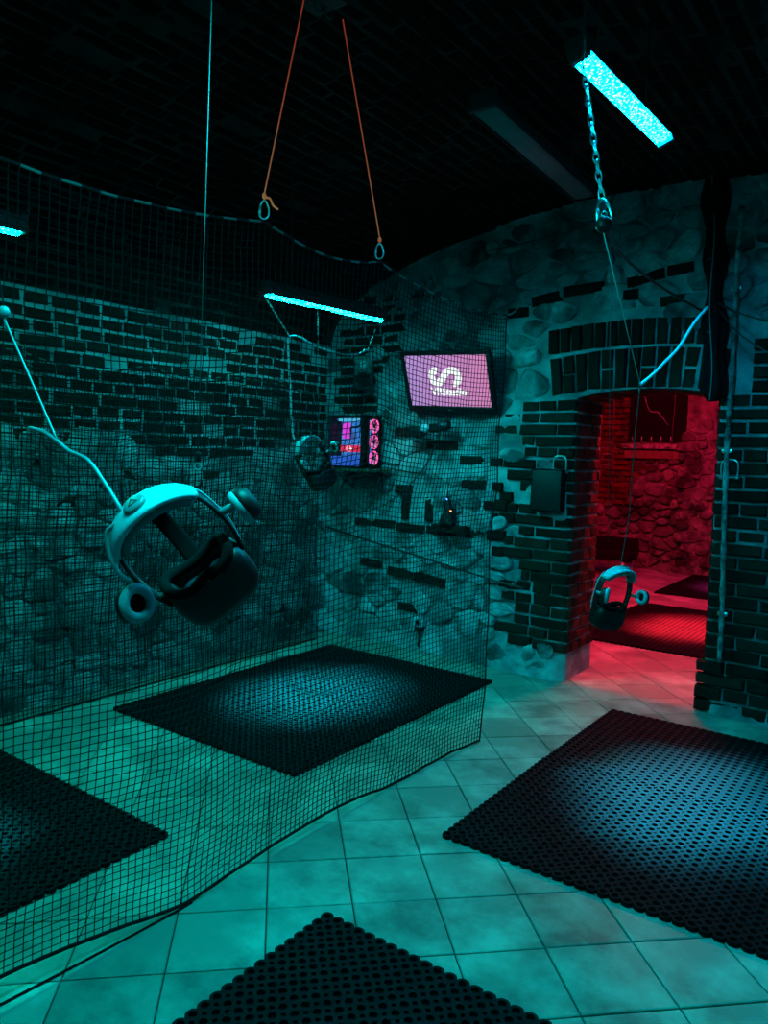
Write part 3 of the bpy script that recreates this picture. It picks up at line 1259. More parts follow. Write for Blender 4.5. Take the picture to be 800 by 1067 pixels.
XN = -2.02
bt = [(XN - .04, -.6, .06), (XN - .05, .3, .07), (XN - .03, .95, .085), (XN, 1.3, .06), (XN, 1.62, .012), (XN, 1.95, .03), (XN - .005, 2.35, .04), (XN, 2.65, .03), (XN + .01, 2.90, .008), (XN + .03, 3.3, .02), (XN + .06, 3.63, .010)]
hook1, hook2 = onx(275, 231, XN), onx(395, 272, XN)
tps = sag((XN, -.6, 2.50), (XN, .3, 2.44), .04) + sag((XN, .3, 2.44), hook1, .10)[1:] + sag(hook1, hook2, .05)[1:] + sag(hook2, onx(528, 328, XN), .05)[1:]
NU = 154
bt_r, tp_r = resample(curve(bt, 6), NU), resample(tps, NU)
net('safety_net', 'tall black safety net hanging between the two rows of mats', lambda t: bt_r[min(NU, int(round(t * NU)))].copy(), lambda t: tp_r[min(NU, int(round(t * NU)))].copy(), NU, 98, .0020, wave=.035)
# thin black cord left lying along the foot of the net
cc = MB().tube(curve([onz(-40, 1068, .004), onz(0, 1047, .004), onz(90, 1000, .004), onz(183, 950, .004), onz(200, 940, .004)], 6), .004, 6).build('floor_cord', M['net'])
tag(cc, 'thin black cord lying on the tiles below the hanging net', 'cord')
# net along the left wall
XW2 = XL + .14
pts = [onx(x, y, XW2) for x, y in ((-60, 350), (20, 366), (49, 376), (100, 386), (123, 387), (153, 382), (195, 393), (260, 395), (330, 409))]
NU2 = 124
tp2 = resample(curve(pts, 4), NU2)
bt2 = resample([(XW2 + .05, tp2[0].y - .02, .01), (XW2 + .03, 3.2, .012), (XW2 + .04, tp2[-1].y, .01)], NU2)
net('wall_net', 'black net hung in front of the left brick wall on a sagging rope', lambda t: bt2[min(NU2, int(round(t * NU2)))].copy(), lambda t: tp2[min(NU2, int(round(t * NU2)))].copy(), NU2, 96, .0024, wave=.05, seed=7.0)

# ------------------------------------------------------------------ ropes and cords that carry the nets
APEX = onx(337, 5, XN)
br = MB()
br.box((0, 0, .0), (.16, .10, .03), None, .004)
br.torus((0, -.03, -.03), (1, 0, 0), .022, .005, 14, 6)
br.torus((0, .03, -.03), (1, 0, 0), .022, .005, 14, 6)
brk = empty('ceiling_bracket', (XN, APEX.y, vault_z(XN) - .015))
tag(brk, 'steel bracket on the vault where the two orange cords meet', 'bracket')
br.build('plate', M['housing'], brk)


def carabiner(pos, label, axis=(0, 1, 0), s=1.0, tilt=(0, 0, -1)):
    e = empty('carabiner', pos)
    tag(e, label, 'carabiner', 'carabiners on the net cords')
    dz = Vector(tilt).normalized()
    ax = Vector(axis).normalized()
    side = ax.cross(dz).normalized()
    pts = []
    for k in range(22):
        a = 2 * math.pi * k / 22
        wd = .017 * s * (1 + .28 * math.sin(a))
        pts.append(side * math.cos(a) * wd + dz * (.033 * s * math.sin(a) + .033 * s))
    MB().tube(pts, .0035 * s, 6, closed=True).build('ring', M['steel'], e)
    MB().tube([side * .014 * s + dz * .022 * s, side * .016 * s + dz * .052 * s], .0045 * s, 6).build('gate', M['steel'], e)
    return e


for (hp, top_px, lab, clab) in ((hook1, (318, 10), 'orange cord with a knotted tail holding the net up, farther from the doorway', 'small steel carabiner on the orange cord with the knotted tail'),
                                (hook2, (357, 22), 'plain orange cord holding the net up, nearer the doorway', 'small steel carabiner at the lower end of the plain orange cord')):
    tp_ = onx(*top_px, XN)
    up_ = Vector((XN, tp_.y, vault_z(XN) - .03))
    bot = hp + Vector((0, 0, .085))
    e = empty('orange_cord', bot)
    tag(e, lab, 'cord', 'orange cords from the vault')
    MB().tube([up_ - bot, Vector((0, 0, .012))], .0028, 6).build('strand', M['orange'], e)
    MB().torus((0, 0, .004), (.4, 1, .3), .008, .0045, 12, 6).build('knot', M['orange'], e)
    if hp is hook1:
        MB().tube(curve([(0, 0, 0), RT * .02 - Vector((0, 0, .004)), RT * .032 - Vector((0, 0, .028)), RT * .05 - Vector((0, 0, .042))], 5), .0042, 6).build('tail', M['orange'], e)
    carabiner(hp + Vector((0, 0, .075)), clab, axis=tuple(FW))

# far end of the net tied to the wall
net_end = onx(528, 328, XN)
wall_pt = ony(545, 311, YB - .06)
o = MB().tube(sag(net_end, wall_pt, .03, 8), .004, 6).build('tie_cord', M['white'])
tag(o, 'short pale cord tying the net corner to the stone wall beside the arch', 'cord')

# ------------------------------------------------------------------ chain with carabiner and pulley ball
c_top = onz(607, 66, 2.85)
c_bot = onz(627, 207, 2.425)
c_roof = Vector((c_top.x, c_top.y, vault_z(c_top.x)))
ch = empty('chain', c_bot)
tag(ch, 'bright steel link chain hanging beside the lamp over the doorway mat', 'chain')
path = [c_roof, c_top, c_bot]
total = [(c_roof - c_top).length, (c_top - c_bot).length]
LP = .030
lm_ = MB()
pts = []
for k in range(14):
    a = 2 * math.pi * k / 14
    pts.append(Vector((.0095 * math.cos(a), 0, .0215 * math.sin(a) if abs(math.sin(a)) < .99 else .0215 * math.sin(a))))
lm_.tube(pts, .0028, 6, closed=True)
link0 = lm_.build('link', M['steel'], ch)
LINK = link0.data
direc = (c_top - c_bot).normalized()
nL = int((c_top - c_bot).length / LP)
for k in range(nL):
    o = link0 if k == 0 else link('link', LINK, ch)
    z_ = direc
    x_ = (RT if k % 2 == 0 else FW)
    x_ = (x_ - z_ * x_.dot(z_)).normalized()
    y_ = z_.cross(x_)
    R3 = Matrix((x_, y_, z_)).transposed()
    o.matrix_local = Matrix.Translation(direc * (k + .4) * LP) @ R3.to_4x4()
MB().tube([c_top - c_bot, c_roof - c_bot], .004, 6).build('ceiling_hook', M['cable'], ch)
carabiner(c_bot + Vector((0, 0, -.002)), 'large steel carabiner at the lower end of the chain', axis=tuple(FW), s=1.35, tilt=(c_bot - c_top))
ball = onz(629, 234, 2.335)
pb = empty('cord_reel', ball)
tag(pb, 'small round black cord reel hanging from the chain', 'reel', 'retractable cord reels')
MB().disc_lathe((0, 0, 0), FW, [(.001, -.02), (.018, -.018), (.026, -.008), (.026, .008), (.018, .018), (.001, .02)], 18).build('case', M['black'], pb)
MB().torus((0, 0, .032), FW, .009, .003, 12, 6).build('eyelet', M['steel'], pb)


# ------------------------------------------------------------------ VR headsets
def rrect(w_, h_, e=.35, n=20):
    out = []
    for k in range(n):
        a = 2 * math.pi * k / n
        c_, s_ = math.cos(a), math.sin(a)
        out.append((math.copysign(abs(c_) ** e, c_) * w_ / 2, math.copysign(abs(s_) ** e, s_) * h_ / 2))
    return out


def headset(pos, R3, label):
    """local frame: +y front (visor), +x right ear, +z top of the head"""
    e = empty('vr_headset', pos, R3)
    tag(e, label, 'headset', 'hanging VR headsets')
    # visor shell, open towards the face
    rings = []
    for (y, w_, h_) in ((.075, .165, .098), (.085, .182, .108), (.115, .190, .112), (.155, .186, .108), (.176, .168, .094), (.184, .13, .066)):
        rings.append([Vector((x, y + .018 * (1 - (x / .1) ** 2), z)) for x, z in rrect(w_, h_, .5, 24)])
    vis = MB()
    vis.loft(rings[::-1], caps=False)
    vis.add(rings[-1], [tuple(range(24))], 0)
    inner = [[Vector((p.x * .86, p.y + .002, p.z * .84)) for p in rings[0]], [Vector((p.x * .8, .118, p.z * .8)) for p in rings[0]]]
    vis.loft([rings[0]] + inner, caps=False)
    vis.add(inner[1], [tuple(range(23, -1, -1))], 0)
    v = vis.build('visor', M['black'], e)
    v.scale = (.92, .92, .90)
    for s in (-1, 1):
        MB().disc_lathe((s * .034, .110, 0), (0, -1, 0), [(.026, -.012), (.026, .0), (.023, .006), (.012, .010), (.001, .011)], 18).build('lens', M['lens'], v)
    for k in range(9):   # tracking dimples
        a = k * 2.4
        MB().disc_lathe((.07 * math.cos(a) * .9, .186 + .014 * (1 - (.63 * math.cos(a)) ** 2) - .004 * abs(math.sin(a)), .035 * math.sin(a)), (0, 1, 0), [(.009, -.004), (.008, .001), (.001, .0)], 10).build('sensor_dimple', M['lens'], v)
    # face foam with the nose notch
    fo = []
    for k in range(24):
        x, z = rrect(.155, .092, .55, 24)[k]
        zz = z
        if z < 0:
            zz = z + .026 * math.exp(-(x / .022) ** 2)
        fo.append(Vector((x, .072 + .018 * (1 - (x / .1) ** 2) - .016 * (x / .08) ** 2, zz)))
    MB().tube([Vector((p.x * .92, p.y * .93, p.z * .9)) for p in fo], .011, 8, closed=True).build('face_foam', M['blackmatte'], e)
    # side arms: flat bands from visor to the ear hinges and on to the cradle
    for s in (-1, 1):
        pts = curve([(s * .088, .10, .005), (s * .098, .05, .006), (s * .098, 0, .006), (s * .090, -.05, .010), (s * .066, -.088, .014)], 5)
        rings = []
        for i, p in enumerate(pts):
            t = (pts[min(i + 1, len(pts) - 1)] - pts[max(0, i - 1)]).normalized()
            nrm = Vector((t.y, -t.x, 0)).normalized()
            rings.append([p + nrm * x + Vector((0, 0, z)) for x, z in rrect(.009, .030 if i < 12 else .036, .6, 10)])
        MB().loft(rings).build('side_band', M['black'], e)
        # white piping along the band
        MB().tube([p + Vector((s * .006, 0, .017)) for p in pts], .0022, 6).build('band_cable', M['paleplastic'], e)
        # ear arm and ear cup (the right one is swung outwards)
        ex = s * (.120 if s < 0 else .150)
        ez = -.062 if s < 0 else -.040
        MB().tube(curve([(s * .102, .008, .004), ((ex + s * .102) / 2 + s * .008, .004, ez * .4), (ex + s * .002, 0, ez + .012)], 5), .008, 8).build('ear_arm', M['greyplastic'], e)
        ea = Vector((s, 0, 0)) if s > 0 else Vector((-.62, .15, .77)).normalized()
        ec = Vector((ex, 0, ez))
        cup = MB()
        cup.disc_lathe(ec, ea, [(.006, .020), (.024, .018), (.034, .008), (.037, -.004), (.032, -.010)], 22)
        cupo = cup.build('ear_cup', M['black'], e)
        MB().torus(ec - ea * .011, ea, .027, .010, 20, 8).build('ear_pad', M['padpale'], cupo)
        MB().disc_lathe(ec - ea * .008, -ea, [(.022, 0), (.020, .003), (.001, .003)], 16).build('speaker_mesh', M['blackmatte'], cupo)
    # rear cradle: pale shell outside, padding inside
    sh, pd = [], []
    for i in range(17):
        a = math.radians(205 + 130 * i / 16)
        taper = .58 + .42 * math.sin(math.pi * i / 16)
        cx, cy = .092 * math.cos(a), -.020 + .098 * math.sin(a)
        nrm = Vector((math.cos(a), math.sin(a), 0))
        dz = -.020 * math.sin(math.pi * i / 16)
        sh.append([Vector((cx, cy, dz)) + nrm * (x + .007) + Vector((0, 0, z)) for x, z in rrect(.014, .072 * taper, .6, 12)])
        pd.append([Vector((cx, cy, dz)) + nrm * (x - .010) + Vector((0, 0, z)) for x, z in rrect(.020, .058 * taper, .7, 12)])
    MB().loft(sh).build('rear_cradle', M['paleplastic'], e)
    MB().loft(pd).build('cradle_padding', M['greyfoam'], e)
    kn = MB()
    kn.disc_lathe((0, -.131, -.018), (0, -1, 0), [(.022, -.008), (.023, -.002), (.022, .004), (.019, .007), (.001, .007)], 24)
    k_ = kn.build('dial_knob', M['greyplastic'], e)
    tri = [Vector((.011 * math.cos(a), -.1385, -.018 + .011 * math.sin(a))) for a in (math.pi / 2, math.pi / 2 + 2.094, math.pi / 2 + 4.189)]
    MB().tube(tri, .0012, 5, closed=True).build('triangle_mark', M['black'], k_)
    # top strap with a pale buckle stripe
    st = curve([(0, .105, .050), (0, .06, .098), (0, 0, .120), (0, -.055, .098), (0, -.108, .020)], 6)
    rings = []
    for i, p in enumerate(st):
        t = (st[min(i + 1, len(st) - 1)] - st[max(0, i - 1)]).normalized()
        nrm = t.cross(Vector((1, 0, 0))).normalized()
        rings.append([p + Vector((x, 0, 0)) + nrm * z for x, z in rrect(.036, .006, .6, 10)])
    ts = MB().loft(rings).build('top_strap', M['blackmatte'], e)
    MB().loft([[q + (q - st[i]).normalized() * .0015 for q in rings[i]] for i in (13, 14, 15)]).build('strap_buckle', M['greyplastic'], ts)
    return e


M['padpale'] = mat('pale_grey_ear_pad', (0.25, 0.27, 0.29), 0.6)


def img_rot(xd, yd):
    """rotation whose local x, y point along given (right, up, away) directions of the photograph"""
    X = (RT * xd[0] + UP * xd[1] + FW * xd[2]).normalized()
    Y = RT * yd[0] + UP * yd[1] + FW * yd[2]
    Y = (Y - X * X.dot(Y)).normalized()
    return Matrix((X, Y, X.cross(Y))).transposed()


H1 = at(184, 568, 1.43)
R1 = img_rot((.74, .62, .12), (.42, -.60, .62))
h1 = headset(H1, R1, 'large VR headset with a pale cradle and dial knob, hanging in front of the net')
H2 = at(326, 478, 4.28)
R2 = img_rot((.66, .45, .6), (.55, -.62, .35))
h2 = headset(H2, R2, 'VR headset hanging in front of the glowing computer case')
H3 = at(640, 617, 3.62)
R3_ = img_rot((.86, -.12, .45), (.12, -.92, .35))
h3 = headset(H3, R3_, 'VR headset hanging low in front of the doorway to the red room')


def cord(name, pts, r, m, label, cat='cord', group=None, n=6, smooth=True):
    P = curve(pts, n) if smooth and len(pts) > 2 else [Vector(p) for p in pts]
    o = MB().tube(P, r, 6).build(name, M[m])
    return tag(o, label, cat, group)


# suspension wires
hk1 = at(206, 493, 1.33)
hw = empty('suspension_wire', hk1)
tag(hw, 'thin dark wire from the vault down to the large hanging headset', 'wire', 'headset suspension wires')
tpw = onz(221, -12, 2.62)
tpw = Vector((tpw.x, tpw.y, tpw.z))
roofp = tpw + (tpw - hk1) * ((vault_z(tpw.x) - tpw.z) / (tpw.z - hk1.z))
MB().tube([Vector((0, 0, .03)), roofp - hk1], .0011, 5).build('wire', M['wiredark'] if 'wiredark' in M else M['greyplastic'], hw)
MB().torus((0, 0, .012), FW, .006, .0018, 12, 6).build('hook', M['steel'], hw)
MB().box((0, 0, .028), (.008, .008, .018), None, .002).build('swivel', M['black'], hw)
cord('suspension_wire', [at(634, 566, 3.62), at(637, 104, 3.62)], .0018, 'cable', 'thin dark wire from the lit lamp down to the headset before the doorway', 'wire', 'headset suspension wires')
cord('suspension_wire', [at(332, 462, 4.28), at(331, 322, 4.28)], .0016, 'greyplastic', 'thin pale wire down to the headset in front of the computer', 'wire', 'headset suspension wires')
# headset 1: reel at the frame edge, cord, cable
b1 = at(4, 325, 1.5)
e = empty('cord_reel', b1)
tag(e, 'small pale cord reel hanging above the left mats', 'reel', 'retractable cord reels')
MB().disc_lathe((0, 0, 0), FW, [(.001, -.008), (.010, -.007), (.0125, 0), (.010, .007), (.001, .008)], 16).build('case', M['greyplastic'], e)
rt_ = Vector((b1.x - .25, b1.y - .1, vault_z(b1.x - .25)))
MB().tube([Vector((0, 0, .01)), rt_ - b1], .002, 6).build('hanger', M['cable'], e)
J1 = at(60, 460, 1.42)
cord('pull_cord', [b1 - Vector((0, 0, .012)), at(35, 402, 1.46), J1], .0022, 'greyplastic', 'thin pale pull cord from the reel to the large headset cable', 'cord', 'pull cords')
cord('headset_cable', [at(31, 446, 1.47), at(45, 450, 1.44), J1, at(72, 470, 1.41), at(92, 480, 1.39), at(110, 505, 1.37), at(124, 528, 1.35), at(128, 540, 1.35), at(118, 548, 1.35), at(111, 556, 1.35), at(114, 578, 1.35), at(124, 597, 1.35), at(136, 606, 1.34)], .0042, 'greyplastic', 'pale cable bending down to the large hanging headset', 'cable', 'headset cables')
# headset 2
J2 = at(302, 351, 4.25)
cord('pull_cord', [at(277, 311, 4.2), J2], .0045, 'white', 'white pull cord from the lamp over the television mat', 'cord', 'pull cords')
cord('headset_cable', [at(388, 376, 4.5), at(383, 365, 4.45), at(372, 369, 4.4), at(352, 368, 4.35), at(330, 361, 4.3), at(312, 351, 4.26), J2, at(300, 358, 4.26), at(302, 400, 4.27), at(304, 440, 4.28), at(307, 458, 4.28), at(320, 466, 4.28)], .0055, 'paleplastic', 'pale cable looping down to the headset in front of the computer', 'cable', 'headset cables')
cord('pull_cord', [at(391, 343, 4.5), at(383, 365, 4.45)], .003, 'white', 'short white cord above the wall loudspeaker', 'cord', 'pull cords')
# headset 3
J3 = at(667, 401, 3.45)
cord('pull_cord', [ball - Vector((0, 0, .026)), J3], .0022, 'white', 'white pull cord from the black reel down to the arch', 'cord', 'pull cords')
cord('headset_cable', [at(737, 320, 3.7), at(722, 338, 3.6), at(707, 362, 3.52), at(690, 380, 3.48), at(680, 390, 3.46), J3], .0075, 'paleplastic', 'pale cable crossing in front of the brick arch', 'cable', 'headset cables')
cord('headset_lead', [J3, at(661, 460, 3.5), at(656, 530, 3.58), at(650, 570, 3.6), at(646, 590, 3.6)], .003, 'cable', 'dark lead from the arch down to the headset before the doorway', 'cable', 'headset cables')

# black cords from the reel along the doorway wall
cord('black_rope', [ball + Vector((0, 0, .01)), at(612, 236, 4.0), at(560, 250, 5.0), ony(505, 262, YB - .1)], .004, 'cable', 'black cord from the reel to the stone above the television', 'cord', 'black cords over the arch')
cord('black_rope', [ball, at(650, 268, 3.6), at(690, 300, 4.0), at(735, 326, 4.55)], .007, 'cable', 'thick black cord from the reel to the gathered net', 'cord', 'black cords over the arch')
cord('black_rope', [at(748, 316, 4.55), at(775, 328, 4.3), at(840, 345, 4.0)], .006, 'cable', 'black cord from the gathered net, upper of two', 'cord', 'black cords over the arch')
cord('black_rope', [at(748, 322, 4.55), at(775, 352, 4.3), at(840, 388, 4.0)], .005, 'cable', 'black cord from the gathered net, lower of two', 'cord', 'black cords over the arch')

# gathered net bundle beside the arch
gb_top, gb_bot = at(747, 178, 4.62), at(742, 418, 4.62)
e = empty('gathered_net', gb_bot)
tag(e, 'black net gathered into a tall bundle beside the arch', 'net')
gb_top.z = vault_z(gb_top.x) + .02
nn = 40
rings = []
for i in range(nn + 1):
    t = i / nn
    p = gb_bot.lerp(gb_top, t) - gb_bot
    rr = .055 + .02 * math.sin(t * 9) * .4 + .012 * math.sin(t * 23)
    if t < .05:
        rr *= .5 + 10 * t
    rings.append([p + Vector((math.cos(a) * rr * (1 + .25 * math.sin(5 * a + t * 3)), math.sin(a) * rr * (1 + .25 * math.sin(5 * a + t * 3)), 0)) for a in [2 * math.pi * k / 30 for k in range(30)]])
MB().loft(rings).build('folds', M['net'], e)
MB().tube([Vector((.01 * math.sin(t * 11), -.074 + .006 * math.sin(t * 17), 0)) + (gb_bot.lerp(gb_top, t) - gb_bot) for t in [k / 30 for k in range(31)]], .0028, 6).build('draw_cord', M['greyplastic'], e)
for t in (.3, .62):
    p = gb_bot.lerp(gb_top, t) - gb_bot
    MB().torus(p, (0, 0, 1), .06, .004, 20, 6).build('tie', M['cable'], e)

# conduit on the corner of the right jamb
P = [ony(773, 215, YB - .06), ony(767, 300, YB - .06), ony(762, 395, YB - .06), ony(757, 470, YB - .06), ony(754, 560, YB - .06), ony(752, 640, YB - .06), ony(749, 690, YB - .07)]
e = empty('conduit', P[-1])
tag(e, 'pale vertical conduit running down the corner of the doorway', 'pipe')
MB().tube([p - P[-1] for p in curve(P, 6)], [.016 + .004 * math.sin(i * 2.3) for i in range(37)], 8).build('tube', M['pipe'], e)
for k in (1, 3, 5):
    MB().box(P[k] - P[-1] + Vector((0, .01, 0)), (.06, .02, .025), None, .004).build('clip', M['steel'], e)

# ------------------------------------------------------------------ things on the walls
# television
TLc, TRc, BRc, BLc = Vector((-3.37, 4.80, 2.33)), Vector((-2.67, 4.80, 2.305)), Vector((-2.635, 4.945, 1.945)), Vector((-3.355, 4.945, 1.975))
ctr = (TLc + TRc + BRc + BLc) / 4
xv = ((TRc - TLc) + (BRc - BLc)).normalized()
zv = ((TLc - BLc) + (TRc - BRc))
zv = (zv - xv * zv.dot(xv)).normalized()
yv = zv.cross(xv)
R3 = Matrix((xv, yv, zv)).transposed()
tvo = empty('television', ctr, R3)
tag(tvo, 'flat television tilted forward on the wall showing a white logo on pink', 'television')
SW, SH = .705, .395
fm = MB()
bz = .032
for (c_, s_) in (((0, .0, SH / 2 + bz / 2), (SW + 2 * bz, .035, bz)), ((0, 0, -SH / 2 - bz * .75), (SW + 2 * bz, .035, bz * 1.5)), ((-SW / 2 - bz / 2, 0, 0), (bz, .035, SH + .01)), ((SW / 2 + bz / 2, 0, 0), (bz, .035, SH + .01))):
    fm.box(c_, s_, None, .005)
fm.build('bezel', M['black'], tvo)
MB().box((0, .03, -.008), (SW + .04, .05, SH + .05), None, .015).build('back_cover', M['black'], tvo)
MB().box((0, -.019, -SH / 2 - bz * .8), (.03, .004, .006), None, .001).build('brand_plate', M['greyplastic'], tvo)
sm = emitmat('television_picture', (.5, .3, .6), 1.0)
nt = sm.node_tree
e_ = [n for n in nt.nodes if n.type == 'EMISSION'][0]
tcn = nt.nodes.new('ShaderNodeTexCoord')
sp = nt.nodes.new('ShaderNodeSeparateXYZ')
nt.links.new(tcn.outputs['Object'], sp.inputs[0])
mrn = nt.nodes.new('ShaderNodeMapRange')
mrn.inputs['From Min'].default_value = -SW / 2
mrn.inputs['From Max'].default_value = SW / 2
nt.links.new(sp.outputs['X'], mrn.inputs['Value'])
rp = nt.nodes.new('ShaderNodeValToRGB')
rp.color_ramp.elements[0].color = (.42, .27, .66, 1)
rp.color_ramp.elements[1].color = (.66, .24, .50, 1)
nt.links.new(mrn.outputs['Result'], rp.inputs['Fac'])
nt.links.new(rp.outputs['Color'], e_.inputs[0])
e_.inputs[1].default_value = 1.0
scr = MB().add([(-SW / 2, -.006, -SH / 2), (SW / 2, -.006, -SH / 2), (SW / 2, -.006, SH / 2), (-SW / 2, -.006, SH / 2)], [(0, 1, 2, 3)]).build('screen', sm, tvo)
wm = emitmat('logo_white', (.82, .92, .92), 1.25)


def cpt(x, y):
    return Vector((((x - 108) / 600 - .5) * SW, -.0075, (.5 - (y - 115) / 378) * SH))


sp_ = curve([cpt(x, y) for x, y in ((345, 230), (318, 229), (300, 248), (297, 278), (305, 308), (328, 322), (352, 312), (382, 275), (412, 240), (440, 228), (472, 230), (490, 250), (494, 280), (486, 308), (462, 321), (448, 321))], 5)
ring_l, ring_r = [], []
hw_ = .0265
for i, p in enumerate(sp_):
    t = (sp_[min(i + 1, len(sp_) - 1)] - sp_[max(0, i - 1)]).normalized()
    nrm = Vector((-t.z, 0, t.x))
    ring_l.append(p + nrm * hw_)
    ring_r.append(p - nrm * hw_)
n_ = len(sp_)
lg = MB()
lg.add(ring_l + ring_r, [(i, i + 1, n_ + i + 1, n_ + i) for i in range(n_ - 1)])
lg.build('logo_mark', wm, scr)
tc_ = bpy.data.curves.new('caption', 'FONT')
tc_.body = 'VRStudio'
tc_.size = .072
tc_.offset = .0008
tc_.bevel_depth = .0022
tc_.extrude = 0
tc_.align_x = 'CENTER'
to_ = bpy.data.objects.new('caption_tmp', tc_)
COL.objects.link(to_)
bpy.context.view_layer.update()
me = bpy.data.meshes.new_from_object(to_.evaluated_get(bpy.context.evaluated_depsgraph_get()))
bpy.data.objects.remove(to_)
me.materials.clear()
me.materials.append(wm)
cap = link('caption', me, scr)
xs = [v.co.x for v in me.vertices]
cap.scale = (.315 / (max(xs) - min(xs)),) * 3
cap.rotation_euler = (math.pi / 2, 0, 0)
cap.location = (cpt(412, 0).x, -.0105, cpt(0, 408).z)
# wall arm of the television
arm = MB().tube([(0, .05, .05), (0, .10, .04)], .02, 8)
arm.box((0, .06, .03), (.16, .02, .16), None, .004)
arm.build('wall_arm', M['black'], tvo)

# computer case on a wall shelf
PX0, PX1, PY0, PY1, PZ0, PZ1 = -4.06, -3.665, 4.745, 4.945, 1.462, 1.885
pc = empty('computer_case', ((PX0 + PX1) / 2, (PY0 + PY1) / 2, PZ0))
tag(pc, 'computer tower with a glass side glowing blue and red and three lit fans', 'computer')
W_, D_, H_ = PX1 - PX0, PY1 - PY0, PZ1 - PZ0
fr_ = MB()
t_ = .014
fr_.box((0, 0, t_ / 2), (W_, D_, t_), None, .003)
fr_.box((0, 0, H_ - t_ / 2), (W_, D_, t_), None, .003)
fr_.box((-W_ / 2 + t_ / 2, 0, H_ / 2), (t_, D_, H_), None, .003)
fr_.box((0, D_ / 2 - t_ / 2, H_ / 2), (W_, t_, H_), None, .003)
fr_.box((W_ / 2 - .03, -D_ / 2 + .008, H_ / 2), (.06, .016, H_), None, .003)
for yy in (-D_ / 2 + .022, D_ / 2 - .022):
    fr_.box((W_ / 2 - .008, yy, H_ / 2), (.016, .044, H_), None, .003)
for zz in (.02, H_ - .02):
    fr_.box((W_ / 2 - .008, 0, zz), (.016, D_, .04), None, .003)
fr_.build('frame', M['black'], pc)
MB().box((-.03, -D_ / 2 + .003, H_ / 2), (W_ - .07, .004, H_ - .03)).build('glass_panel', M['glass'], pc)
blue = texmat('lit_motherboard', (.02, .05, .2), (.05, .2, .5), 30, .5, .2, 80)
bb = blue.node_tree.nodes['Principled BSDF']
vo = blue.node_tree.nodes.new('ShaderNodeTexNoise')
vo.inputs['Scale'].default_value = 22
vo.inputs['Detail'].default_value = 2
rp2 = blue.node_tree.nodes.new('ShaderNodeValToRGB')
rp2.color_ramp.elements[0].position = .35
rp2.color_ramp.elements[1].position = .7
rp2.color_ramp.elements[0].color = (.0, .03, .22, 1)
rp2.color_ramp.elements[1].color = (.05, .35, .85, 1)
blue.node_tree.links.new(vo.outputs['Fac'], rp2.inputs['Fac'])
blue.node_tree.links.new(rp2.outputs['Color'], bb.inputs['Emission Color'])
bb.inputs['Emission Strength'].default_value = .9
mbd = MB().box((-.03, .06, H_ / 2 + .03), (W_ - .09, .008, H_ - .10)).build('motherboard', blue, pc)
MB().box((-.03, .0, .055), (W_ - .08, D_ - .05, .075), None, .004).build('power_supply_shroud', emitmat('blue_lit_shroud', (.03, .16, .85), .75), pc)
gp = MB().box((-.05, -.01, .155), (.27, .10, .055), None, .008).build('graphics_card', mat('graphics_card_red', (.1, .01, .02), .4, emit=(1, .03, .12), es=.75), pc)
for x in (-.12, -.01):
    MB().torus((x, -.062, .155), (0, 1, 0), .022, .004, 16, 6).build('card_fan', emitmat('pink_ring', (1, .35, .5), 1.6), gp)
MB().box((.005, -.063, .155), (.04, .004, .008)).build('card_badge', emitmat('pale_pink_badge', (1, .7, .75), 1.5), gp)
for k in range(4):
    MB().box((-.135 + k * .014, .035, H_ - .12), (.008, .04, .13), None, .002).build('memory_stick', emitmat('magenta_strip', (.75, .06, .75), 1.1), pc)
MB().box((.0, .0, H_ - .035), (W_ - .10, .09, .02), None, .004).build('radiator', emitmat('cyan_strip', (.1, .6, .95), .9), pc)
MB().tube(curve([(-.06, .03, H_ - .15), (-.02, -.02, H_ - .10), (.05, -.02, H_ - .09), (.09, .0, H_ - .05)], 6), .009, 8).build('coolant_hose', M['black'], pc)
cbk = MB().disc_lathe((-.03, .03, H_ - .16), (0, -1, 0), [(.03, 0), (.03, .025), (.024, .03), (.001, .03)], 20).build('cooler_block', mat('cooler_black', (.02, .02, .02), .3, emit=(.1, .2, .8), es=.4), pc)
pk = emitmat('pink_fan_light', (1.0, .10, .42), 1.5)
for k in range(3):
    zc = .085 + k * .127
    fan = MB().torus((W_ / 2 + .003, 0, zc), (1, 0, 0), .052, .006, 24, 6).build('front_fan', pk, pc)
    bl_ = MB()
    for q in range(7):
        a = 2 * math.pi * q / 7
        u = Vector((0, math.cos(a), math.sin(a)))
        v2 = Vector((0, -math.sin(a), math.cos(a)))
        c0 = Vector((W_ / 2 - .004, 0, zc))
        bl_.add([c0 + u * .014 - v2 * .006, c0 + u * .046 - v2 * .012, c0 + u * .047 + v2 * .016 + Vector((.008, 0, 0)), c0 + u * .014 + v2 * .008 + Vector((.006, 0, 0))], [(0, 1, 2, 3)])
    bl_.build('blades', mat('fan_blade_pale', (.25, .3, .35), .5, emit=(.75, .06, .32), es=.45), fan)
    MB().disc_lathe((W_ / 2, 0, zc), (1, 0, 0), [(.016, -.01), (.016, .004), (.001, .006)], 14).build('hub', M['black'], fan)
shf = empty('wall_shelf', ((PX0 + PX1) / 2, 4.90, PZ0 - .03))
tag(shf, 'dark wall shelf carrying the glowing computer', 'shelf')
MB().box((0, 0, .0135), (W_ + .06, .34, .024), None, .003).build('board', M['wood'], shf)
for s in (-1, 1):
    MB().tube([(s * .15, .14, -.15), (s * .15, .14, .0), (s * .15, -.12, .0), (s * .15, .14, -.15)], .008, 6).build('bracket', M['black'], shf)

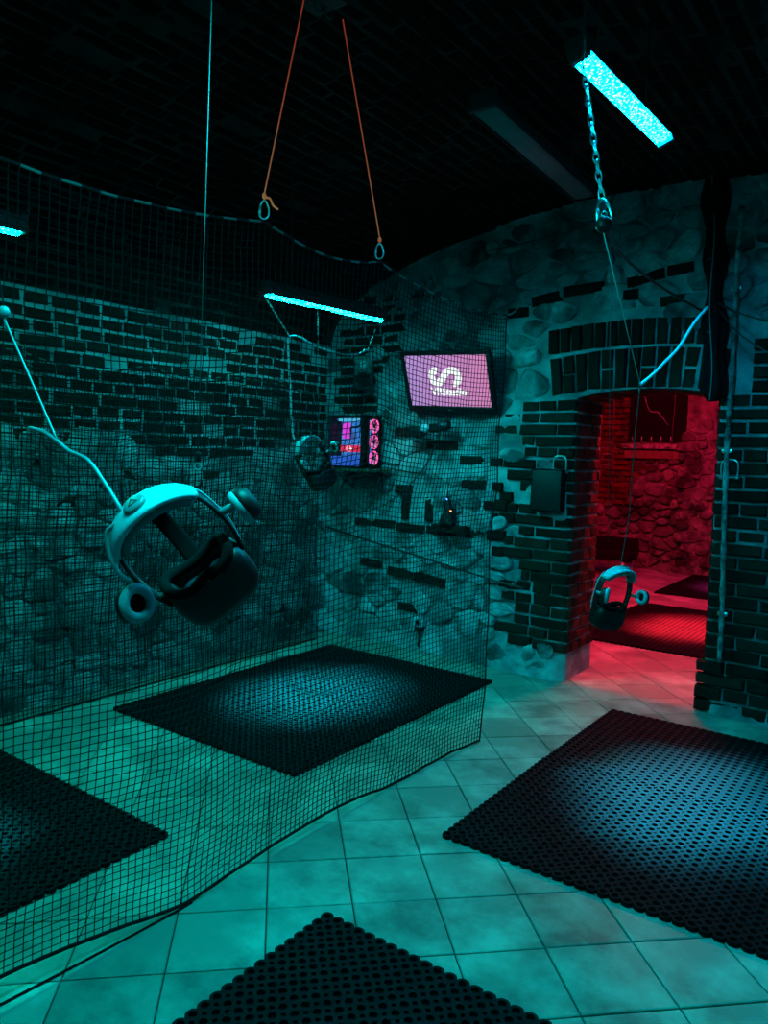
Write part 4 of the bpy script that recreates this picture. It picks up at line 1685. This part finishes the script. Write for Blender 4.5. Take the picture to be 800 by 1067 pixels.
# loudspeaker in the corner
spk = empty('loudspeaker', ony(378, 408, 4.86), Matrix.Rotation(math.radians(38), 3, 'Z') @ Matrix.Rotation(math.radians(6), 3, 'X'))
tag(spk, 'small black loudspeaker on the wall between lamp and television', 'speaker')
MB().box((0, 0, .15), (.16, .14, .27), None, .012).build('cabinet', M['black'], spk)
MB().disc_lathe((0, -.071, .10), (0, -1, 0), [(.058, 0), (.055, .006), (.048, .002), (.02, -.004), (.018, .004), (.001, .008)], 22).build('woofer', M['blackmatte'], spk)
MB().disc_lathe((0, -.071, .215), (0, -1, 0), [(.028, 0), (.026, .004), (.014, .001), (.001, .005)], 18).build('tweeter', M['greyplastic'], spk)
MB().tube([(0, .07, .15), (0, .18, .15)], .014, 8).build('bracket', M['black'], spk)

# sensor bar under the television
sb = empty('sensor_bar', ony(445, 449, 4.90), Matrix.Rotation(math.radians(-4), 3, 'Y'))
tag(sb, 'black sensor bar with a pale round dome under the television', 'sensor')
MB().box((-.115, 0, 0), (.17, .08, .085), None, .018).build('housing', M['black'], sb)
MB().box((.12, 0, .022), (.17, .07, .07), Matrix.Rotation(math.radians(-7), 3, 'Y'), .018).build('housing', M['black'], sb)
MB().tube([(-.05, 0, .005), (.06, 0, .012)], .022, 10).build('neck', M['black'], sb)
MB().disc_lathe((.0, -.03, .022), (0, -1, 0), [(.034, -.01), (.036, .0), (.032, .014), (.018, .024), (.001, .027)], 20).build('dome', M['paleplastic'], sb)
MB().disc_lathe((.15, -.035, .027), (0, -1, 0), [(.022, 0), (.02, .006), (.001, .004)], 16).build('lens', M['lens'], sb)
MB().tube([(0, .03, .01), (0, .14, .02)], .014, 8).build('bracket', M['black'], sb)

# wireless unit on the brick ledge
ru = empty('wireless_unit', (-3.035, YB - .075 + .02, 1.0435))
tag(ru, 'small black wireless unit with an antenna and blue and orange lights on a brick ledge', 'router')
MB().loft([[Vector((x, y, z)) for x, y in rrect(w_, d_, .6, 16)] for z, w_, d_ in ((0, .13, .09), (.02, .13, .09), (.06, .10, .07), (.12, .06, .05), (.19, .05, .045), (.205, .035, .03))]).build('body', M['black'], ru)
MB().tube([(0, 0, .20), (-.004, 0, .36)], [.005, .003], 8).build('antenna', M['black'], ru)
MB().disc_lathe((0, -.02, .205), (0, -.5, 1), [(.005, -.004), (.005, .003), (.001, .005)], 10).build('blue_light', emitmat('blue_led', (.08, .15, 1), 14), ru)
MB().disc_lathe((.042, -.025, .115), (.4, -1, .2), [(.007, -.012), (.007, .003), (.001, .005)], 10).build('orange_light', emitmat('orange_led', (1, .16, .05), 5), ru)

# socket low on the wall
so = empty('wall_socket', ony(437, 648, YB + .015))
tag(so, 'small white wall socket low on the rubble wall with a cable below', 'socket')
MB().box((0, 0, 0), (.085, .06, .075), None, .008).build('cover', M['paleplastic'], so)
MB().disc_lathe((0, -.03, 0), (0, -1, 0), [(.024, 0), (.023, .003), (.018, -.001), (.001, -.001)], 18).build('inset', M['greyplastic'], so)
MB().box((0, 0, -.055), (.07, .05, .03), None, .005).build('plug', M['black'], so)
MB().tube(curve([(0, 0, -.07), (.004, .0, -.13), (.0, -.01, -.20)], 5), .012, 8).build('lead', M['cable'], so)

# cables drooping under the computer and along the walls
cord('black_cable', [(-3.95, 4.90, 1.44), ony(352, 520, 4.90), ony(372, 534, 4.88), ony(388, 523, 4.9), ony(396, 492, 4.93), (-3.68, 4.93, 1.46)], .006, 'cable', 'black cable loop hanging below the computer shelf', 'cable', 'black cables on the television wall')
cord('black_cable', [(-4.0, 4.92, 1.44), ony(346, 505, 4.92), ony(358, 528, 4.92), ony(380, 533, 4.92), ony(410, 520, 4.95), ony(440, 490, 4.98), ony(455, 462, 4.97)], .005, 'cable', 'black cable drooping from the computer to the sensor bar', 'cable', 'black cables on the television wall')
cord('black_cable', [ony(402, 425, 4.97), ony(412, 433, 4.96), ony(425, 438, 4.95)], .004, 'paleplastic', 'short pale cable between loudspeaker and sensor bar', 'cable')
cord('wall_cable', [onx(-30, 552, XL + .05), onx(80, 549, XL + .05), onx(200, 549, XL + .05), onx(300, 547, XL + .05), ony(336, 548, YB), ony(380, 562, YB - .04), ony(440, 581, YB - .04), ony(500, 600, YB - .05), ony(522, 607, YB - .06), ony(545, 613, YB - .06)], .009, 'cable', 'long black cable running along the brick wall and slanting across the rubble wall', 'cable', n=8)
# plug spike at its end, pushed into the wall
# black box and shackles on the jambs
bx_c = ony(571, 511, YB - .075)
jb = empty('junction_box', bx_c)
tag(jb, 'flat black metal box on the brick jamb left of the doorway', 'box')
MB().box((0, 0, 0), (.235, .07, .30), None, .008).build('body', M['blackmatte'], jb)
MB().box((0, -.037, 0), (.215, .006, .28), None, .003).build('lid', M['black'], jb)
for z in (-.09, .09):
    MB().tube([(-.112, -.037, z - .02), (-.112, -.037, z + .02)], .005, 6).build('hinge', M['black'], jb)
for (px_, py_, lab) in ((583, 484, 'small steel shackle on the brick jamb above the black box'), (760, 489, 'small steel shackle on the right brick jamb')):
    p = ony(px_, py_, YB - .05)
    e = empty('shackle', p)
    tag(e, lab, 'shackle', 'steel shackles on the doorway jambs')
    MB().tube(curve([(-.045, 0, -.06), (-.048, 0, .02), (-.03, 0, .055), (.03, 0, .055), (.048, 0, .02), (.045, 0, -.06)], 6), .0055, 8).build('bow', M['steel'], e)
    MB().tube([(-.055, 0, -.05), (.055, 0, -.05)], .006, 8).build('pin', M['steel'], e)
    for s in (-1, 1):
        MB().disc_lathe((s * .046, .0, -.05), (0, 1, 0), [(.012, -.008), (.012, .05)], 10).build('bolt', M['steel'], e)

# ------------------------------------------------------------------ red room furniture
be = empty('bench', (-3.95, 10.2, 0))
tag(be, 'low black bench against the wall in the red room', 'bench')
MB().box((0, 0, .27), (1.35, .42, .10), None, .015).build('seat', M['blackmatte'], be)
MB().box((0, .24, .38), (1.35, .06, .24), None, .015).build('backrest', M['blackmatte'], be)
for x in (-.6, .6):
    for y in (-.17, .2):
        MB().tube([(x, y, 0), (x, y, .23)], .02, 8).build('leg', M['paleplastic'], be)
cord('hanging_cord', [Vector((ony(640, 425, 8.0).x, 8.0, 3.3)), ony(640, 425, 8.0), ony(639, 500, 8.0), ony(637, 555, 8.0)], .004, 'cable', 'thin dark cord hanging in the red room left of the niche', 'cord', 'cords hanging in the red room')
cord('hanging_cord', [Vector((ony(650, 415, 7.4).x, 7.4, 3.3)), ony(672, 415, 7.4), ony(686, 430, 7.4), ony(696, 443, 7.4)], .003, 'wiredark', 'thin dull cord hanging near the ceiling of the red room', 'cord', 'cords hanging in the red room')
cord('hanging_cord', [Vector((ony(703, 420, 9.0).x, 9.0, 3.3)), ony(703, 420, 9.0), ony(700, 470, 9.0), ony(708, 540, 9.0), ony(716, 592, 9.0)], .004, 'cable', 'thin dark cord hanging in the red room before the pilaster', 'cord', 'cords hanging in the red room')
